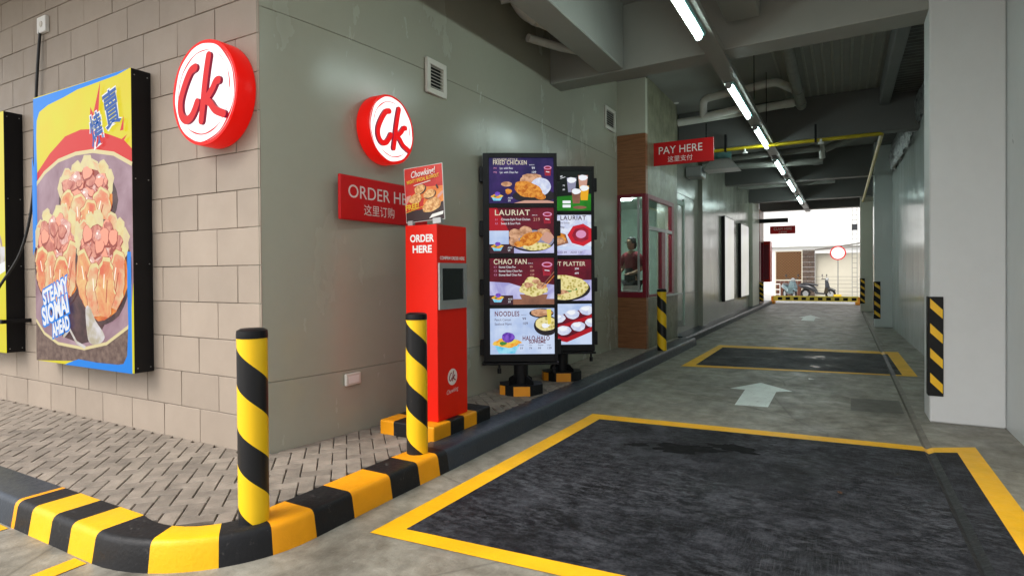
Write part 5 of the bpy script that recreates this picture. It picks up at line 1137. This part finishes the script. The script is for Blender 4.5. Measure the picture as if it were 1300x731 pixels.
b = MB(); b.tube([(0, 0, 0), (0, 0, 2.1)], .025, 8); b.build('pole', 'grey_pipe', tm)
b = MB(); b.lathe([(.001, .02), (.37, .02), (.37, -.0), (.31, -.0)], 36, (0, -.03, 2.40), 'y'); b.build('rim', 'red_sign', tm)
b = MB(); b.lathe([(.31, .001), (.001, .001)], 36, (0, -.03, 2.40), 'y'); b.build('face', 'bright_paint', tm)
lf = thing('lattice_fence', (-3.35, 37, 0), 0, 'brown wooden lattice fence over rust brown boards', 'fence')
me = {}
for sgn in (1, -1):
    for k in range(-11, 14):
        x0, x1, z0, z1 = 0, 1.32, .98, 2.58; c_ = k * .16
        # line z = z0 + sgn*(x - c)
        pts = []
        for x in (x0, x1):
            z = z0 + (x - c_) if sgn > 0 else z1 - (x - c_)
            pts.append((x, z))
        (xa, za), (xb, zb) = pts
        def clip(xa, za, xb, zb):
            ta, tb = 0, 1; dz = zb - za
            t0, t1 = sorted(((z0 - za) / dz, (z1 - za) / dz)); ta, tb = max(0, t0), min(1, t1)
            return None if ta >= tb - .02 else ((xa + (xb - xa) * ta, za + dz * ta), (xa + (xb - xa) * tb, za + dz * tb))
        q = clip(xa, za, xb, zb)
        if q:
            (xa, za), (xb, zb) = q; b = MB(); y = 0 if sgn > 0 else .014; hw = .022
            b.prism([(xa - hw, za), (xb - hw, zb), (xb + hw, zb), (xa + hw, za)], y, y + .012, 'y'); b.build('slat', 'lattice_wood', lf)
b = MB(); b.box(0, 1.32, .09, .11, .95, 2.6); b.build('backing_board', 'backing_brown', lf)
b = MB(); 
for (x0, x1, z0, z1) in ((-.05, 0, 0, 2.62), (1.32, 1.37, 0, 2.62), (0, 1.32, .93, .98), (0, 1.32, 2.58, 2.62)): b.box(x0, x1, -.01, .04, z0, z1)
b.build('frame', 'cream_wall', lf)
for k in range(6): b = MB(); b.box(k * .22 + .003, k * .22 + .217, .0, .03, .02, .925); b.build('board', 'rust_brown', lf)
sp_ = thing('stone_pier', (-1.98, 36.9, 0), 0, 'rough brown stone pier between the lattice and the white wall', 'pier'); rr = random.Random(5); z = 0
while z < 2.6:
    hh = rr.uniform(.22, .32); x = 0; top = min(2.66, z + hh)
    while x < .60:
        ww = rr.uniform(.22, .36); xe = .62 if x + ww > .5 else x + ww
        b = MB(); b.box(x + .006, xe - .006, rr.uniform(-.03, 0), .4, z + .006, top - .006, 0, .012); b.build('stone', 'stone', sp_); x = xe
    z += hh
ww_ = thing('yard_wall', (-1.35, 37.2, 0), 0, 'low cream wall with wire rails in front, right of the stone pier', 'wall')
b = MB(); b.box(0, 2.4, 0, .15, 0, 2.45); b.build('wall_panel', 'cream_wall', ww_)
b = MB()
for k in range(6): b.box(.02, 2.2, -.8, -.78, .15 + k * .2, .165 + k * .2)
b.build('wire_rail', 'roof_sheet', ww_)
b = MB(); b.prism([(0, 2.62), (2.6, 3.0), (2.6, 3.05), (0, 2.67)], -.5, .5, 'y'); b.prism([(-.6, 2.55), (2.6, 2.78), (2.6, 2.82), (-.6, 2.59)], -.7, -.6, 'y'); b.build('roof_edge', 'roof_sheet', ww_)
wb = thing('pale_building', (0, 44, 0), 0, 'pale building beyond the yard, washed out by daylight', 'building')
b = MB(); b.box(-14, 12, 0, 6, 0, 11); b.build('wall', 'facade_grey', wb)
for z in (3.1, 6.3): b = MB(); b.box(-14, 12, -.35, -.005, z, z + .16); b.build('ledge', 'bright_paint', wb)
lt = thing('steel_ladder', (.53, 35.0, 0), 0, 'tall grey steel ladder tower at the right of the exit', 'ladder')
b = MB()
for x in (-.11, .11): b.box(x - .016, x + .016, -.02, .02, 0, 6.0)
b.build('stile', 'grey_pipe', lt); me = None
for k in range(24):
    if me is None: b = MB(); b.box(-.094, .094, -.012, .012, -.012, .012); o = b.build('rung', 'grey_pipe', lt); me = o.data
    else: o = bpy.data.objects.new('rung', me); COL.objects.link(o); o.parent = lt
    o.location = (0, 0, .15 + k * .245)
b = MB(); b.box(-.13, .13, -.10, .10, 3.55, 3.85, 0, .01); b.build('junction_box', 'scooter_dark', lt)
yc = MB(); yc.box(-.42, -.06, 34.4, 34.7, .004, .26, 0, .01); tag(yc.build('yellow_crate', 'yellow_patch'), 'small yellow crate below the round road sign', 'crate')

# ---- small litter
plain('dead_leaf', (.05, .022, .01), .8, var=.3)
def leaf(loc, rz, sc, label):
    b = MB(); P = [(0, 0), (.3, .16), (.7, .18), (1, 0), (.7, -.14), (.3, -.15)]
    b.add([(u * sc - sc / 2, q * sc, .004 + .010 * math.sin(u * 6 + q * 9) + .01) for u, q in P] + [(.02 * sc, 0, .004)], [(0, 1, 6), (1, 2, 6), (2, 3, 6), (3, 4, 6), (4, 5, 6), (5, 0, 6)])
    tag(place(b.build('dead_leaf', 'dead_leaf', recalc=False), loc, rz), label, 'leaf', 'bits of litter on the ground')
leaf((-2.98, 5.12, .155), .6, .07, 'dark dead leaf on the pavers in front of the nearer menu board')
leaf((-.02, 4.5, .005), 2.1, .06, 'dark dead leaf on the middle of the large black pad')
leaf((1.05, 4.9, .002), 1.1, .06, 'dark dead leaf on the concrete right of the yellow border')
b = MB(); b.add([(-.04, -.02, .006), (.05, -.025, .012), (.035, .02, .005), (-.03, .03, .014)], [(0, 1, 2, 3)]); tag(place(b.build('paper_scrap', 'white_vinyl', recalc=False), (-.38, 9.1, .0), .3), 'white scrap of paper on the concrete between the arrow and far black box', 'litter')

# ---- oil stain on the large pad
plain('oil', (.006, .006, .0065), .75, var=.4, spec=.1)
def blot(name, cx, cy, rx, ry, seed, z, label, rot=0):
    rn = random.Random(seed); n = 46; b = MB(); pts = []
    ph = [rn.random() * 6 for _ in range(4)]
    for k in range(n):
        a_ = 2 * math.pi * k / n; q = 1 + .16 * math.sin(3 * a_ + ph[0]) + .13 * math.sin(5 * a_ + ph[1]) + .10 * math.sin(9 * a_ + ph[2]) + .10 * math.sin(15 * a_ + ph[3]) + rn.uniform(-.05, .05)
        u, v_ = rx * q * math.cos(a_), ry * q * math.sin(a_); pts.append((cx + u * math.cos(rot) - v_ * math.sin(rot), cy + u * math.sin(rot) + v_ * math.cos(rot), z))
    b.add(pts, [tuple(range(n))]); tag(b.build(name, 'oil', recalc=False), label, kind='structure')
blot('oil_stain', -1.16, 5.05, .27, .13, 3, .0062, 'black oil stain near the back of the large pad', .3)
blot('oil_stain', -.80, 5.25, .20, .10, 5, .0060, 'black oil stain near the back of the large pad', -.2)
blot('oil_stain', -1.55, 4.98, .10, .05, 6, .0060, 'small oil spot beside the larger stain', .5)
